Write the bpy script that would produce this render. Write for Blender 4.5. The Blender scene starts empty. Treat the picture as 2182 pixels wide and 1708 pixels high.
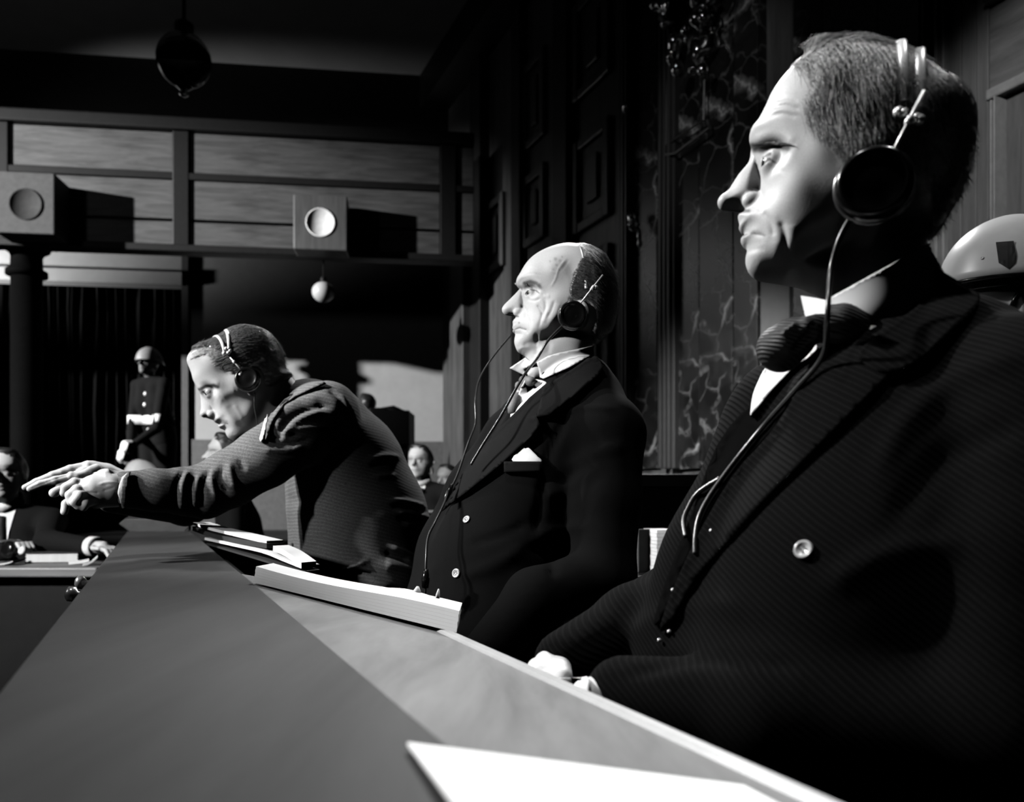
import bpy, bmesh, math, random, time
import numpy as np
from mathutils import Vector, Matrix
from mathutils.bvhtree import BVHTree
from mathutils.geometry import delaunay_2d_cdt

T0 = time.time()
random.seed(7)
rng = np.random.default_rng(11)
SC = bpy.context.scene
COL = SC.collection
IMW, IMH = 2182.0, 1708.0
F = 1700.0                      # focal length in pixels
CX, HY = 1091.0, 1064.0         # optical centre column, horizon row
CZ = 0.80                       # camera height above the dock floor

# ------------------------------------------------------------------ camera
cam_d = bpy.data.cameras.new('camera')
cam = bpy.data.objects.new('camera', cam_d)
COL.objects.link(cam)
cam.location = (0, 0, CZ)
cam.rotation_euler = (math.pi / 2, 0, 0)
cam_d.sensor_fit = 'HORIZONTAL'
cam_d.sensor_width = 36.0
cam_d.lens = F * 36.0 / IMW
cam_d.shift_y = (HY - IMH / 2) / IMW
cam_d.clip_start = 0.02
cam_d.dof.use_dof = True
cam_d.dof.focus_distance = 1.25
cam_d.dof.aperture_fstop = 5.0
SC.camera = cam

# ------------------------------------------------------------------ world and lights
w = bpy.data.worlds.new('dim_hall')
SC.world = w
w.use_nodes = True
w.node_tree.nodes['Background'].inputs[0].default_value = (1, 1, 1, 1)
w.node_tree.nodes['Background'].inputs[1].default_value = 0.0015

def lamp(name, kind, loc, target, energy, size=0.3, cone=None, blend=0.3):
    d = bpy.data.lights.new(name, kind)
    o = bpy.data.objects.new(name, d)
    COL.objects.link(o)
    o.location = loc
    v = Vector(target) - Vector(loc)
    o.rotation_euler = v.to_track_quat('-Z', 'Y').to_euler()
    d.energy = energy
    if kind == 'SPOT':
        d.shadow_soft_size = size
        d.spot_size = math.radians(cone)
        d.spot_blend = blend
    elif kind == 'AREA':
        d.size = size
    else:
        d.shadow_soft_size = size
    return o

def Pw(x, y, Y):
    """photo pixel at depth Y -> world"""
    return Vector(((x - CX) / F * Y, Y, CZ + (HY - y) / F * Y))

# stage lamps high on the left, one for each man; one behind on the right; one for the back of the hall
lamp('stage_lamp_right', 'SPOT', (-4.8, 2.9, 5.0), (0.25, .85, 1.02), 3500, 0.12, 12, 0.35)
lamp('stage_lamp_middle', 'SPOT', (-6.2, -.4, 4.0), (-.02, 1.65, 1.0), 2600, 0.12, 9, 0.35)
lamp('stage_lamp_left', 'SPOT', (-5.4, -.5, 4.4), (-.75, 1.85, 1.0), 3000, 0.12, 12, 0.35)
lamp('top_fill', 'SPOT', (-1.0, .75, 5.9), (.10, .80, .9), 420, 0.15, 24, 0.5)  # added overhead spot, unseen; brightens headbands, desk and rail
lamp('back_lamp', 'SPOT', (0.7, 6.0, 5.6), (-.1, 1.4, 1.0), 1300, 0.3, 36, 0.5)
lamp('hall_lamp', 'SPOT', (-11.9, 2.3, 4.9), (-2.0, 10.4, 2.2), 16000, 0.10, 31, 0.7)
lamp('gallery_lamp', 'SPOT', (-7.4, 8.7, 3.0), (-6.0, 10.0, 3.95), 620, 0.12, 64, 1.0)
lamp('table_fill', 'SPOT', (-4.2, -0.6, 3.0), (-1.9, 3.6, .8), 1800, 0.1, 26, 0.5)  # added unseen spot to brighten the people at the counsel table
lamp('aisle_fill', 'SPOT', (-4.5, 2.6, 4.2), (-.55, 5.35, 1.0), 1100, 0.1, 11, 0.5)  # added spot without a visible source, for the young man's dim face
lamp('panel_fill', 'SPOT', (-2.0, -2.4, 4.8), (2.4, 3.0, 1.7), 1100, 0.1, 22, 0.4)  # unseen spot added for the right-hand panelling and helmet
lamp('marble_fill', 'SPOT', (-4.0, 0.6, 3.6), (1.35, 5.2, 1.0), 7000, 0.12, 19, 0.9)  # unseen spot added to lift the lower marble slabs
lamp('portal_fill', 'SPOT', (-2.6, 1.0, 5.2), (1.30, 5.3, 3.4), 350, 0.08, 16, 0.8)  # extra unseen spot for sparkle on the bronze ornament
lamp('side_fill', 'SPOT', (2.2, 1.6, 5.6), (.40, .85, 1.05), 300, 0.15, 14, 0.5)  # added unseen spot meant for the rear of the nearest man's collar
lamp('bench_fill', 'SPOT', (-4.0, .6, 3.6), (.46, 2.42, .64), 260, 0.08, 5, 0.5)  # narrow unseen spot added just to light the thick volume
lamp('guard_fill', 'SPOT', (-3.5, 1.5, 4.0), (1.05, 1.75, 1.42), 420, 0.1, 7, 0.5)  # added spot, no visible source, to brighten the pale helmet
lamp('sleeve_fill', 'SPOT', (-3.6, -1.5, 2.3), (-.85, 1.66, .83), 420, 0.1, 7.2, 0.6)  # unseen narrow spot added for the leaning man's sleeve and hands
lamp('ceiling_fill', 'SPOT', (-6.0, 3.0, 3.6), (-4.5, 7.0, 6.2), 38, 0.2, 100, 0.8)  # added upward spot, not a fixture; lifts the ceiling tone


SC.view_settings.view_transform = 'Standard'
SC.view_settings.look = 'None'
SC.view_settings.gamma = 1.0
SC.view_settings.use_curve_mapping = False
SC.view_settings.exposure = 0.0
SC.cycles.use_denoising = True
SC.cycles.max_bounces = 4
SC.cycles.diffuse_bounces = 0
SC.cycles.sample_clamp_indirect = 4.0

# ------------------------------------------------------------------ materials
MATS = {}
def _new(name):
    m = bpy.data.materials.new(name)
    m.use_nodes = True
    nt = m.node_tree
    return m, nt, nt.nodes['Principled BSDF']

def _set(b, g, rough, spec, metal=0.0):
    b.inputs['Base Color'].default_value = (g, g, g, 1)
    b.inputs['Roughness'].default_value = rough
    b.inputs['Specular IOR Level'].default_value = spec
    b.inputs['Metallic'].default_value = metal

def _ramp(nt, src, stops):
    r = nt.nodes.new('ShaderNodeValToRGB')
    e = r.color_ramp.elements
    while len(e) > 1:
        e.remove(e[-1])
    e[0].position = stops[0][0]
    e[0].color = (stops[0][1],) * 3 + (1,)
    for p, g in stops[1:]:
        q = e.new(p)
        q.color = (g, g, g, 1)
    nt.links.new(src, r.inputs[0])
    return r.outputs[0]

def _coord(nt, scale=(1, 1, 1), rot=(0, 0, 0)):
    tc = nt.nodes.new('ShaderNodeTexCoord')
    mp = nt.nodes.new('ShaderNodeMapping')
    mp.inputs['Scale'].default_value = scale
    mp.inputs['Rotation'].default_value = rot
    nt.links.new(tc.outputs['Object'], mp.inputs[0])
    return mp.outputs[0]

def _noise(nt, vec, scale, detail=4, rough=0.6, dist=0.0):
    n = nt.nodes.new('ShaderNodeTexNoise')
    n.inputs['Scale'].default_value = scale
    n.inputs['Detail'].default_value = detail
    n.inputs['Roughness'].default_value = rough
    n.inputs['Distortion'].default_value = dist
    nt.links.new(vec, n.inputs['Vector'])
    return n.outputs['Fac']

def _bump(nt, b, src, dist, strength=1.0):
    u = nt.nodes.new('ShaderNodeBump')
    u.inputs['Distance'].default_value = dist
    u.inputs['Strength'].default_value = strength
    nt.links.new(src, u.inputs['Height'])
    nt.links.new(u.outputs[0], b.inputs['Normal'])

def plain(name, g, rough=0.6, spec=0.4, metal=0.0, var=0.15, scale=20.0, bump=0.0):
    if name in MATS:
        return MATS[name]
    m, nt, b = _new(name)
    _set(b, g, rough, spec, metal)
    n = _noise(nt, _coord(nt), scale)
    c = _ramp(nt, n, [(0.3, g * (1 - var)), (0.7, min(1, g * (1 + var)))])
    nt.links.new(c, b.inputs['Base Color'])
    if bump:
        _bump(nt, b, n, bump)
    MATS[name] = m
    return m

def wood(name, g, rot=(0, 0, 0), stretch=(1, 14, 14), scale=2.0, var=0.6, rough=0.45, spec=0.4):
    if name in MATS:
        return MATS[name]
    m, nt, b = _new(name)
    _set(b, g, rough, spec)
    v = _coord(nt, stretch, rot)
    n = _noise(nt, v, scale, 6, 0.65, 0.4)
    c = _ramp(nt, n, [(0.28, g * (1 - var)), (0.5, g), (0.74, g * (1 + var))])
    nt.links.new(c, b.inputs['Base Color'])
    _bump(nt, b, n, 0.0006, 0.5)
    MATS[name] = m
    return m

def toned(name, rough=0.5, spec=0.4, bump=0.0004, nscale=450, var=0.12):
    """reflectance comes from the mesh's 'tone' attribute"""
    if name in MATS:
        return MATS[name]
    m, nt, b = _new(name)
    _set(b, 0.5, rough, spec)
    a = nt.nodes.new('ShaderNodeAttribute')
    a.attribute_name = 'tone'
    n = _noise(nt, _coord(nt), nscale, 3)
    r = _ramp(nt, n, [(0.3, 1 - var), (0.7, 1 + var)])
    mx = nt.nodes.new('ShaderNodeMix')
    mx.data_type = 'RGBA'
    mx.blend_type = 'MULTIPLY'
    mx.inputs[0].default_value = 1.0
    nt.links.new(a.outputs['Color'], mx.inputs[6])
    nt.links.new(r, mx.inputs[7])
    nt.links.new(mx.outputs[2], b.inputs['Base Color'])
    if bump:
        _bump(nt, b, n, bump)
    MATS[name] = m
    return m

def cloth(name, g, stripe_scale=0.0, stripe_dir=(1, 0, 0), stripe_gain=2.0, rough=0.85, spec=0.15, sheen=0.0, weave=900, warp=0.0, bumpd=0.0006):
    if name in MATS:
        return MATS[name]
    m, nt, b = _new(name)
    _set(b, g, rough, spec)
    b.inputs['Sheen Weight'].default_value = sheen
    b.inputs['Sheen Roughness'].default_value = 0.4
    n = _noise(nt, _coord(nt), weave, 2, 0.7)
    c = _ramp(nt, n, [(0.25, g * 0.55), (0.75, g * 1.45)])
    if stripe_scale:
        tc = nt.nodes.new('ShaderNodeTexCoord')
        d = nt.nodes.new('ShaderNodeVectorMath')
        d.operation = 'DOT_PRODUCT'
        d.inputs[1].default_value = stripe_dir
        nt.links.new(tc.outputs['Object'], d.inputs[0])
        src = d.outputs['Value']
        if warp:
            nz = _noise(nt, tc.outputs['Object'], 3.0, 2)
            ad = nt.nodes.new('ShaderNodeMath')
            ad.operation = 'MULTIPLY_ADD'
            nt.links.new(nz, ad.inputs[0])
            ad.inputs[1].default_value = warp
            nt.links.new(src, ad.inputs[2])
            src = ad.outputs[0]
        k = nt.nodes.new('ShaderNodeMath')
        k.operation = 'MULTIPLY'
        k.inputs[1].default_value = stripe_scale * 2 * math.pi
        nt.links.new(src, k.inputs[0])
        s = nt.nodes.new('ShaderNodeMath')
        s.operation = 'SINE'
        nt.links.new(k.outputs[0], s.inputs[0])
        st = _ramp(nt, s.outputs[0], [(0.2, 1.0), (0.95, stripe_gain)])
        mx = nt.nodes.new('ShaderNodeMix')
        mx.data_type = 'RGBA'
        mx.blend_type = 'MULTIPLY'
        mx.inputs[0].default_value = 1.0
        nt.links.new(c, mx.inputs[6])
        nt.links.new(st, mx.inputs[7])
        c = mx.outputs[2]
        _bump(nt, b, s.outputs[0], bumpd, 0.6)
    else:
        _bump(nt, b, n, 0.0005, 0.5)
    nt.links.new(c, b.inputs['Base Color'])
    MATS[name] = m
    return m

def marble(name):
    if name in MATS:
        return MATS[name]
    m, nt, b = _new(name)
    _set(b, 0.03, 0.25, 0.5)
    v = _coord(nt)
    def vein(scale, dist, lo, hi, seedshift):
        mp = nt.nodes.new('ShaderNodeMapping')
        mp.inputs['Location'].default_value = seedshift
        nt.links.new(v, mp.inputs[0])
        nz = nt.nodes.new('ShaderNodeTexNoise')
        nz.inputs['Scale'].default_value = 2.6
        nz.inputs['Detail'].default_value = 6
        nt.links.new(mp.outputs[0], nz.inputs['Vector'])
        ad = nt.nodes.new('ShaderNodeMix')
        ad.data_type = 'VECTOR'
        ad.inputs[0].default_value = dist
        nt.links.new(mp.outputs[0], ad.inputs[4])
        nt.links.new(nz.outputs['Color'], ad.inputs[5])
        vo = nt.nodes.new('ShaderNodeTexVoronoi')
        vo.feature = 'DISTANCE_TO_EDGE'
        vo.inputs['Scale'].default_value = scale
        nt.links.new(ad.outputs[1], vo.inputs['Vector'])
        return _ramp(nt, vo.outputs['Distance'], [(0.0, hi), (0.012, lo + (hi - lo) * .3), (0.05, lo)])
    a = vein(2.6, 0.35, 0.0, 0.50, (3, 1, 7))
    c = vein(6.0, 0.30, 0.0, 0.14, (8, 5, 2))
    n = _noise(nt, v, 3.0, 6)
    base = _ramp(nt, n, [(0.40, 0.003), (0.62, 0.010), (0.85, 0.07)])
    s1 = nt.nodes.new('ShaderNodeMix'); s1.data_type = 'RGBA'; s1.blend_type = 'ADD'; s1.inputs[0].default_value = 1
    nt.links.new(a, s1.inputs[6]); nt.links.new(c, s1.inputs[7])
    n2 = _noise(nt, v, 1.7, 3)
    msk = _ramp(nt, n2, [(0.42, 0.05), (0.62, 1.0)])
    s2 = nt.nodes.new('ShaderNodeMix'); s2.data_type = 'RGBA'; s2.blend_type = 'MULTIPLY'; s2.inputs[0].default_value = 1
    nt.links.new(s1.outputs[2], s2.inputs[6]); nt.links.new(msk, s2.inputs[7])
    s3 = nt.nodes.new('ShaderNodeMix'); s3.data_type = 'RGBA'; s3.blend_type = 'ADD'; s3.inputs[0].default_value = 1
    nt.links.new(s2.outputs[2], s3.inputs[6]); nt.links.new(base, s3.inputs[7])
    nt.links.new(s3.outputs[2], b.inputs['Base Color'])
    MATS[name] = m
    return m

def glassy(name, g=0.02, alpha=0.25):
    if name in MATS:
        return MATS[name]
    m, nt, b = _new(name)
    _set(b, g, 0.04, 0.6)
    b.inputs['Transmission Weight'].default_value = 0.9
    b.inputs['IOR'].default_value = 1.12
    MATS[name] = m
    return m

# ------------------------------------------------------------------ objects
def tag(o, label=None, cat=None, group=None, kind=None):
    if label: o['label'] = label
    if cat: o['category'] = cat
    if group: o['group'] = group
    if kind: o['kind'] = kind
    return o

def world_of(o):
    v = Vector(o.location)
    p = o.parent
    while p is not None:
        v = v + Vector(p.location)
        p = p.parent
    return v

def thing(name, label, cat, loc, group=None):
    o = bpy.data.objects.new(name, None)
    o.empty_display_size = 0.05
    COL.objects.link(o)
    o.location = loc
    return tag(o, label, cat, group)

def obj(name, verts, faces, mat, parent=None, smooth=False, origin=None, label=None):
    """one mesh object; verts are world coordinates"""
    V = np.asarray(verts, dtype=np.float64).reshape(-1, 3)
    if origin is None:
        origin = V.mean(0) if len(V) else np.zeros(3)
        if len(V): origin[2] = V[:, 2].min()
    origin = np.asarray(origin, dtype=np.float64)
    me = bpy.data.meshes.new(name)
    me.from_pydata((V - origin).tolist(), [], [tuple(int(i) for i in f) for f in faces])
    me.update()
    if mat is not None:
        me.materials.append(mat)
    if smooth:
        me.polygons.foreach_set('use_smooth', np.ones(len(me.polygons), dtype=bool))
    o = bpy.data.objects.new(name, me)
    COL.objects.link(o)
    if parent is not None:
        o.parent = parent
        o.location = Vector(origin) - world_of(parent)
    else:
        o.location = origin
    if label: o['label'] = label
    return o

def copy_part(src, parent, loc):
    c = src.copy()
    COL.objects.link(c)
    c.parent = parent
    c.location = Vector(loc) - world_of(parent)
    return c

def set_tone(o, tone):
    a = o.data.color_attributes.new('tone', 'FLOAT_COLOR', 'POINT')
    t = np.ones((len(tone), 4), dtype=np.float32)
    t[:, :3] = np.asarray(tone, dtype=np.float32)[:, None]
    a.data.foreach_set('color', t.ravel())

class MB:
    """collects pieces of ONE mesh"""
    def __init__(self):
        self.v, self.f = [], []
    def add(self, V, Fc):
        n = len(self.v)
        self.v.extend([tuple(p) for p in V])
        self.f.extend([tuple(i + n for i in f) for f in Fc])
        return self
    def box(self, c, ax, ay, az, hx, hy, hz):
        c, ax, ay, az = map(Vector, (c, ax, ay, az))
        V = [c + ax * (hx * i) + ay * (hy * j) + az * (hz * k) for i in (-1, 1) for j in (-1, 1) for k in (-1, 1)]
        return self.add(V, [(0, 1, 3, 2), (4, 6, 7, 5), (0, 4, 5, 1), (2, 3, 7, 6), (0, 2, 6, 4), (1, 5, 7, 3)])
    def tube(self, pts, r, n=8, cap=True):
        pts = [Vector(p) for p in pts]
        rs = r if hasattr(r, '__len__') else [r] * len(pts)
        t0 = (pts[1] - pts[0]).normalized()
        a = t0.orthogonal().normalized()
        V, Fc = [], []
        for i, p in enumerate(pts):
            t = (pts[min(i + 1, len(pts) - 1)] - pts[max(i - 1, 0)]).normalized()
            a = (a - t * a.dot(t)).normalized()
            b = t.cross(a)
            for k in range(n):
                q = 2 * math.pi * k / n
                V.append(p + (a * math.cos(q) + b * math.sin(q)) * rs[i])
        for i in range(len(pts) - 1):
            for k in range(n):
                Fc.append((i * n + k, i * n + (k + 1) % n, (i + 1) * n + (k + 1) % n, (i + 1) * n + k))
        if cap:
            Fc.append(tuple(range(n - 1, -1, -1)))
            Fc.append(tuple((len(pts) - 1) * n + k for k in range(n)))
        return self.add(V, Fc)
    def lathe(self, c, axis, prof, n=24, ref=None):
        """prof: list of (radius, height along axis)"""
        c, axis = Vector(c), Vector(axis).normalized()
        a = axis.orthogonal().normalized() if ref is None else Vector(ref)
        b = axis.cross(a)
        V, Fc = [], []
        for r, h in prof:
            for k in range(n):
                q = 2 * math.pi * k / n
                V.append(c + axis * h + (a * math.cos(q) + b * math.sin(q)) * max(r, 1e-5))
        for i in range(len(prof) - 1):
            for k in range(n):
                Fc.append((i * n + k, i * n + (k + 1) % n, (i + 1) * n + (k + 1) % n, (i + 1) * n + k))
        Fc.append(tuple(range(n - 1, -1, -1)))
        Fc.append(tuple((len(prof) - 1) * n + k for k in range(n)))
        return self.add(V, Fc)
    def make(self, name, mat, parent=None, smooth=False, origin=None, bevel=0.0, label=None):
        o = obj(name, self.v, self.f, mat, parent, smooth, origin, label)
        if bevel:
            bm = bmesh.new()
            bm.from_mesh(o.data)
            bmesh.ops.remove_doubles(bm, verts=bm.verts, dist=1e-6)
            bmesh.ops.recalc_face_normals(bm, faces=bm.faces)
            bmesh.ops.bevel(bm, geom=list(bm.edges), offset=bevel, segments=2, affect='EDGES', profile=0.5)
            bm.to_mesh(o.data)
            bm.free()
        return o

def spline(pts, n=8, closed=False):
    P = np.asarray(pts, float)
    N = len(P)
    out = []
    segs = N if closed else N - 1
    for i in range(segs):
        if closed:
            p0, p1, p2, p3 = P[(i - 1) % N], P[i], P[(i + 1) % N], P[(i + 2) % N]
        else:
            p0, p1, p2, p3 = P[max(i - 1, 0)], P[i], P[i + 1], P[min(i + 2, N - 1)]
        for k in range(n):
            t = k / n
            out.append(0.5 * ((2 * p1) + (-p0 + p2) * t + (2 * p0 - 5 * p1 + 4 * p2 - p3) * t * t + (-p0 + 3 * p1 - 3 * p2 + p3) * t ** 3))
    if not closed:
        out.append(P[-1])
    return np.array(out)

# ------------------------------------------------------------------ implicit surfaces
def surfnet(Fv, o, h):
    """naive surface nets; Fv<0 inside. returns verts (N,3), quads (M,4)"""
    Fv = np.ascontiguousarray(Fv, dtype=np.float32)
    nx, ny, nz = Fv.shape
    S = Fv < 0
    cnt = np.zeros((nx - 1, ny - 1, nz - 1), dtype=np.int8)
    for i in (0, 1):
        for j in (0, 1):
            for k in (0, 1):
                cnt += S[i:nx - 1 + i, j:ny - 1 + j, k:nz - 1 + k]
    act = (cnt > 0) & (cnt < 8)
    ci = np.argwhere(act)
    idx = np.full(act.shape, -1, dtype=np.int64)
    idx[act] = np.arange(len(ci))
    corners = np.array([(i, j, k) for i in (0, 1) for j in (0, 1) for k in (0, 1)])
    vals = np.stack([Fv[ci[:, 0] + c[0], ci[:, 1] + c[1], ci[:, 2] + c[2]] for c in corners], 1)
    acc = np.zeros((len(ci), 3)); num = np.zeros(len(ci))
    for a in range(8):
        for b in range(a + 1, 8):
            d = corners[b] - corners[a]
            if np.abs(d).sum() != 1:
                continue
            va, vb = vals[:, a], vals[:, b]
            m = (va < 0) != (vb < 0)
            t = va[m] / (va[m] - vb[m])
            acc[m] += corners[a] + t[:, None] * d
            num[m] += 1
    V = (ci + acc / num[:, None]) * h + np.asarray(o)
    quads = []
    for ax in range(3):
        sl0 = [slice(None)] * 3; sl1 = [slice(None)] * 3
        sl0[ax] = slice(0, -1); sl1[ax] = slice(1, None)
        A, B = S[tuple(sl0)], S[tuple(sl1)]
        e = np.argwhere(A != B)
        b1, b2 = [(1, 2), (2, 0), (0, 1)][ax]
        dims = Fv.shape
        ok = (e[:, b1] > 0) & (e[:, b1] < dims[b1] - 1) & (e[:, b2] > 0) & (e[:, b2] < dims[b2] - 1)
        e = e[ok]
        if not len(e):
            continue
        ins = A[e[:, 0], e[:, 1], e[:, 2]]
        def cell(d1, d2):
            c = e.copy()
            c[:, b1] -= d1; c[:, b2] -= d2
            return idx[c[:, 0], c[:, 1], c[:, 2]]
        q = np.stack([cell(1, 1), cell(0, 1), cell(0, 0), cell(1, 0)], 1)
        q[~ins] = q[~ins][:, ::-1]
        quads.append(q)
    Q = np.concatenate(quads) if quads else np.zeros((0, 4), int)
    return V, Q

def smin(a, b, k):
    h = np.maximum(k - np.abs(a - b), 0.0) / k
    return np.minimum(a, b) - h * h * (k * 0.25)

def smax(a, b, k):
    return -smin(-a, -b, k)

def rcone(G, a, b, ra, rb):
    a = np.asarray(a, np.float32); b = np.asarray(b, np.float32)
    d = b - a
    L = float(d @ d) + 1e-12
    X, Y, Z = G
    t = np.clip(((X - a[0]) * d[0] + (Y - a[1]) * d[1] + (Z - a[2]) * d[2]) / L, 0, 1)
    dx = X - a[0] - t * d[0]; dy = Y - a[1] - t * d[1]; dz = Z - a[2] - t * d[2]
    return np.sqrt(dx * dx + dy * dy + dz * dz) - (ra + (rb - ra) * t)

def ellip(G, c, r, M=None):
    X, Y, Z = G[0] - c[0], G[1] - c[1], G[2] - c[2]
    if M is not None:
        M = np.asarray(M, np.float32)
        X, Y, Z = (M[0, 0] * X + M[0, 1] * Y + M[0, 2] * Z, M[1, 0] * X + M[1, 1] * Y + M[1, 2] * Z, M[2, 0] * X + M[2, 1] * Y + M[2, 2] * Z)
    k0 = np.sqrt((X / r[0]) ** 2 + (Y / r[1]) ** 2 + (Z / r[2]) ** 2)
    return (k0 - 1) * min(r)

def sdf_grid(lo, hi, h):
    n = [int(math.ceil((hi[i] - lo[i]) / h)) + 1 for i in range(3)]
    ax = [np.arange(n[i], dtype=np.float32) * h + lo[i] for i in range(3)]
    return (ax[0][:, None, None], ax[1][None, :, None], ax[2][None, None, :])

def sdf_mesh(fn, lo, hi, h):
    G = sdf_grid(lo, hi, h)
    Fv = np.broadcast_to(fn(G), (G[0].shape[0], G[1].shape[1], G[2].shape[2]))
    return surfnet(Fv, lo, h)

def chain(G, pts, k=0.03):
    """pts: [(world, r)]: smooth-joined rounded cones"""
    f = None
    for (a, ra), (b, rb) in zip(pts[:-1], pts[1:]):
        g = rcone(G, a, b, ra, rb)
        f = g if f is None else smin(f, g, k)
    return f

def bounds(pts, pad):
    A = np.array([list(p) for p, r in pts]); R = np.array([r for p, r in pts])[:, None]
    return (A - R).min(0) - pad, (A + R).max(0) + pad

def vnormals(V, Q):
    n = np.zeros_like(V)
    a = V[Q[:, 2]] - V[Q[:, 0]]; b = V[Q[:, 3]] - V[Q[:, 1]]
    fn = np.cross(a, b)
    for k in range(4):
        np.add.at(n, Q[:, k], fn)
    return n / (np.linalg.norm(n, axis=1, keepdims=True) + 1e-12)

def to_px(V):
    return np.stack([CX + F * V[:, 0] / V[:, 1], HY - F * (V[:, 2] - CZ) / V[:, 1]], 1)

def seg_dist(P, line):
    """distance of 2D points to a polyline, and the fraction along it"""
    line = np.asarray(line, float)
    best = np.full(len(P), 1e9); fr = np.zeros(len(P))
    L = np.concatenate([[0], np.cumsum(np.linalg.norm(np.diff(line, axis=0), axis=1))])
    for i in range(len(line) - 1):
        a, b = line[i], line[i + 1]
        d = b - a
        t = np.clip(((P - a) @ d) / (d @ d + 1e-12), 0, 1)
        q = np.linalg.norm(P - a - t[:, None] * d, axis=1)
        m = q < best
        best[m] = q[m]
        fr[m] = (L[i] + t[m] * (L[i + 1] - L[i])) / (L[-1] + 1e-12)
    return best, fr

def sculpt(V, N, strokes, T=lambda p: p, unit=1.0, gain=1.0):
    """push the camera-facing surface in/out along strokes drawn over it.
    stroke: (points, sigma, height in metres[, sharp side])"""
    P = to_px(V)
    cam_p = np.array([0, 0, CZ])
    vd = cam_p - V
    vd /= np.linalg.norm(vd, axis=1, keepdims=True)
    face = np.clip((N * vd).sum(1) * 3 + 0.3, 0, 1)
    disp = np.zeros(len(V))
    for st in strokes:
        pts = np.array([T(p) for p in st[0]])
        s = st[1] * unit
        if len(pts) == 1:
            d = np.linalg.norm(P - pts[0], axis=1); fr = np.full(len(P), .5)
        else:
            if len(pts) > 2: pts = spline(pts, 4)
            d, fr = seg_dist(P, pts)
        env = np.exp(-(d / s) ** 2)
        if len(pts) > 1:
            env *= np.clip(np.minimum(fr, 1 - fr) * 6 + 0.25, 0, 1)
        disp += st[2] * env
    return V + N * (disp * face * gain)[:, None]

def paint(V, tone, strokes, T=lambda p: p, unit=1.0):
    P = to_px(V)
    for st in strokes:
        pts = np.array([T(p) for p in st[0]])
        s = st[1] * unit
        d = np.linalg.norm(P - pts[0], axis=1) if len(pts) == 1 else seg_dist(P, pts)[0]
        wgt = np.clip(np.exp(-(d / s) ** 2) * 1.3, 0, 1)
        tone = tone * (1 - wgt) + st[2] * wgt
    return tone

def poly_sd(U, Wd, poly):
    """signed distance (positive inside) of grid points to a closed polygon"""
    P = np.stack(np.broadcast_arrays(U, Wd), -1).reshape(-1, 2)
    poly = np.asarray(poly, float)
    best = np.full(len(P), 1e9)
    inside = np.zeros(len(P), bool)
    n = len(poly)
    for i in range(n):
        a, b = poly[i], poly[(i + 1) % n]
        d = b - a
        t = np.clip(((P - a) @ d) / (d @ d + 1e-14), 0, 1)
        q = ((P - a - t[:, None] * d) ** 2).sum(1)
        best = np.minimum(best, q)
        c = (a[1] > P[:, 1]) != (b[1] > P[:, 1])
        with np.errstate(divide='ignore', invalid='ignore'):
            xi = (b[0] - a[0]) * (P[:, 1] - a[1]) / (b[1] - a[1]) + a[0]
        inside ^= c & (P[:, 0] < xi)
    r = np.sqrt(best)
    r[~inside] *= -1
    return r.reshape(np.broadcast(U, Wd).shape)

def idw(U, Wd, ctrl, p=3.4):
    num = 0; den = 0
    for x, y, v in ctrl:
        wgt = 1.0 / (((U - x) ** 2 + (Wd - y) ** 2) + 5e-4) ** (p / 2)
        num = num + wgt * v; den = den + wgt
    return num / den

# ------------------------------------------------------------------ the court room
class Wall:
    """a vertical plane through R with horizontal direction e; n points into the room"""
    def __init__(self, R, e, n):
        self.R, self.e, self.n = Vector(R), Vector(e).normalized(), Vector(n).normalized()
    def at(self, x, y, off=0.0):
        r = Vector(((x - CX) / F, 1.0, (HY - y) / F))
        c = Vector((0, 0, CZ))
        t = ((self.R + self.n * off - c).dot(self.n)) / r.dot(self.n)
        p = c + r * t
        return ((p - self.R).dot(self.e), p.z)
    def p(self, s, n, z):
        q = self.R + self.e * s + self.n * n
        return Vector((q.x, q.y, z))
    def box(self, mb, s0, s1, n0, n1, z0, z1):
        mb.box(self.p((s0 + s1) / 2, (n0 + n1) / 2, (z0 + z1) / 2), self.e, self.n, (0, 0, 1), abs(s1 - s0) / 2, abs(n1 - n0) / 2, abs(z1 - z0) / 2)
        return mb

BW = Wall((0, 10.8, 0), (1, 0.12, 0), (0.12, -1, 0))
RW = Wall((3.82, 0, 0), (-0.4506, 1, 0), (-1, -0.4506, 0))
FZ = -0.30            # floor of the hall
CEIL = 6.25

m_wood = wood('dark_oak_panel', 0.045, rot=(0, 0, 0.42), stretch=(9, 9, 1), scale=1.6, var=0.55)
m_woodr = wood('oak_panel_lit', 0.16, rot=(0, 0, 0.42), stretch=(9, 9, 0.7), scale=2.2, var=0.4, rough=0.5)  # paler copy of the panel oak; being lit is put into its colour
m_gal = wood('gallery_oak', 0.065, stretch=(0.6, 6, 9), scale=2.2, var=0.55)
m_dark = plain('black_stained_oak', 0.007, 0.5, 0.2)
m_darkt = plain('dark_moulding', 0.020, 0.42, 0.5)
m_grey = plain('grey_plaster', 0.30, 0.9, 0.1, var=0.06, scale=6)
m_ceil = plain('ceiling_plaster', 0.35, 0.95, 0.1, var=0.06, scale=3)
m_floor = wood('parquet', 0.06, stretch=(1, 10, 1), scale=2.0)
m_marble = marble('green_black_marble')

def slab(name, x0, x1, y0, y1, z0, z1, mat):
    mb = MB().box(((x0 + x1) / 2, (y0 + y1) / 2, (z0 + z1) / 2), (1, 0, 0), (0, 1, 0), (0, 0, 1), (x1 - x0) / 2, (y1 - y0) / 2, (z1 - z0) / 2)
    return tag(mb.make(name, mat), kind='structure')

slab('floor', -14, 7, -3, 13, FZ - 0.1, FZ, m_floor)
slab('ceiling', -14, 7, -3, 13, CEIL, CEIL + 0.1, m_ceil)

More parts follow.
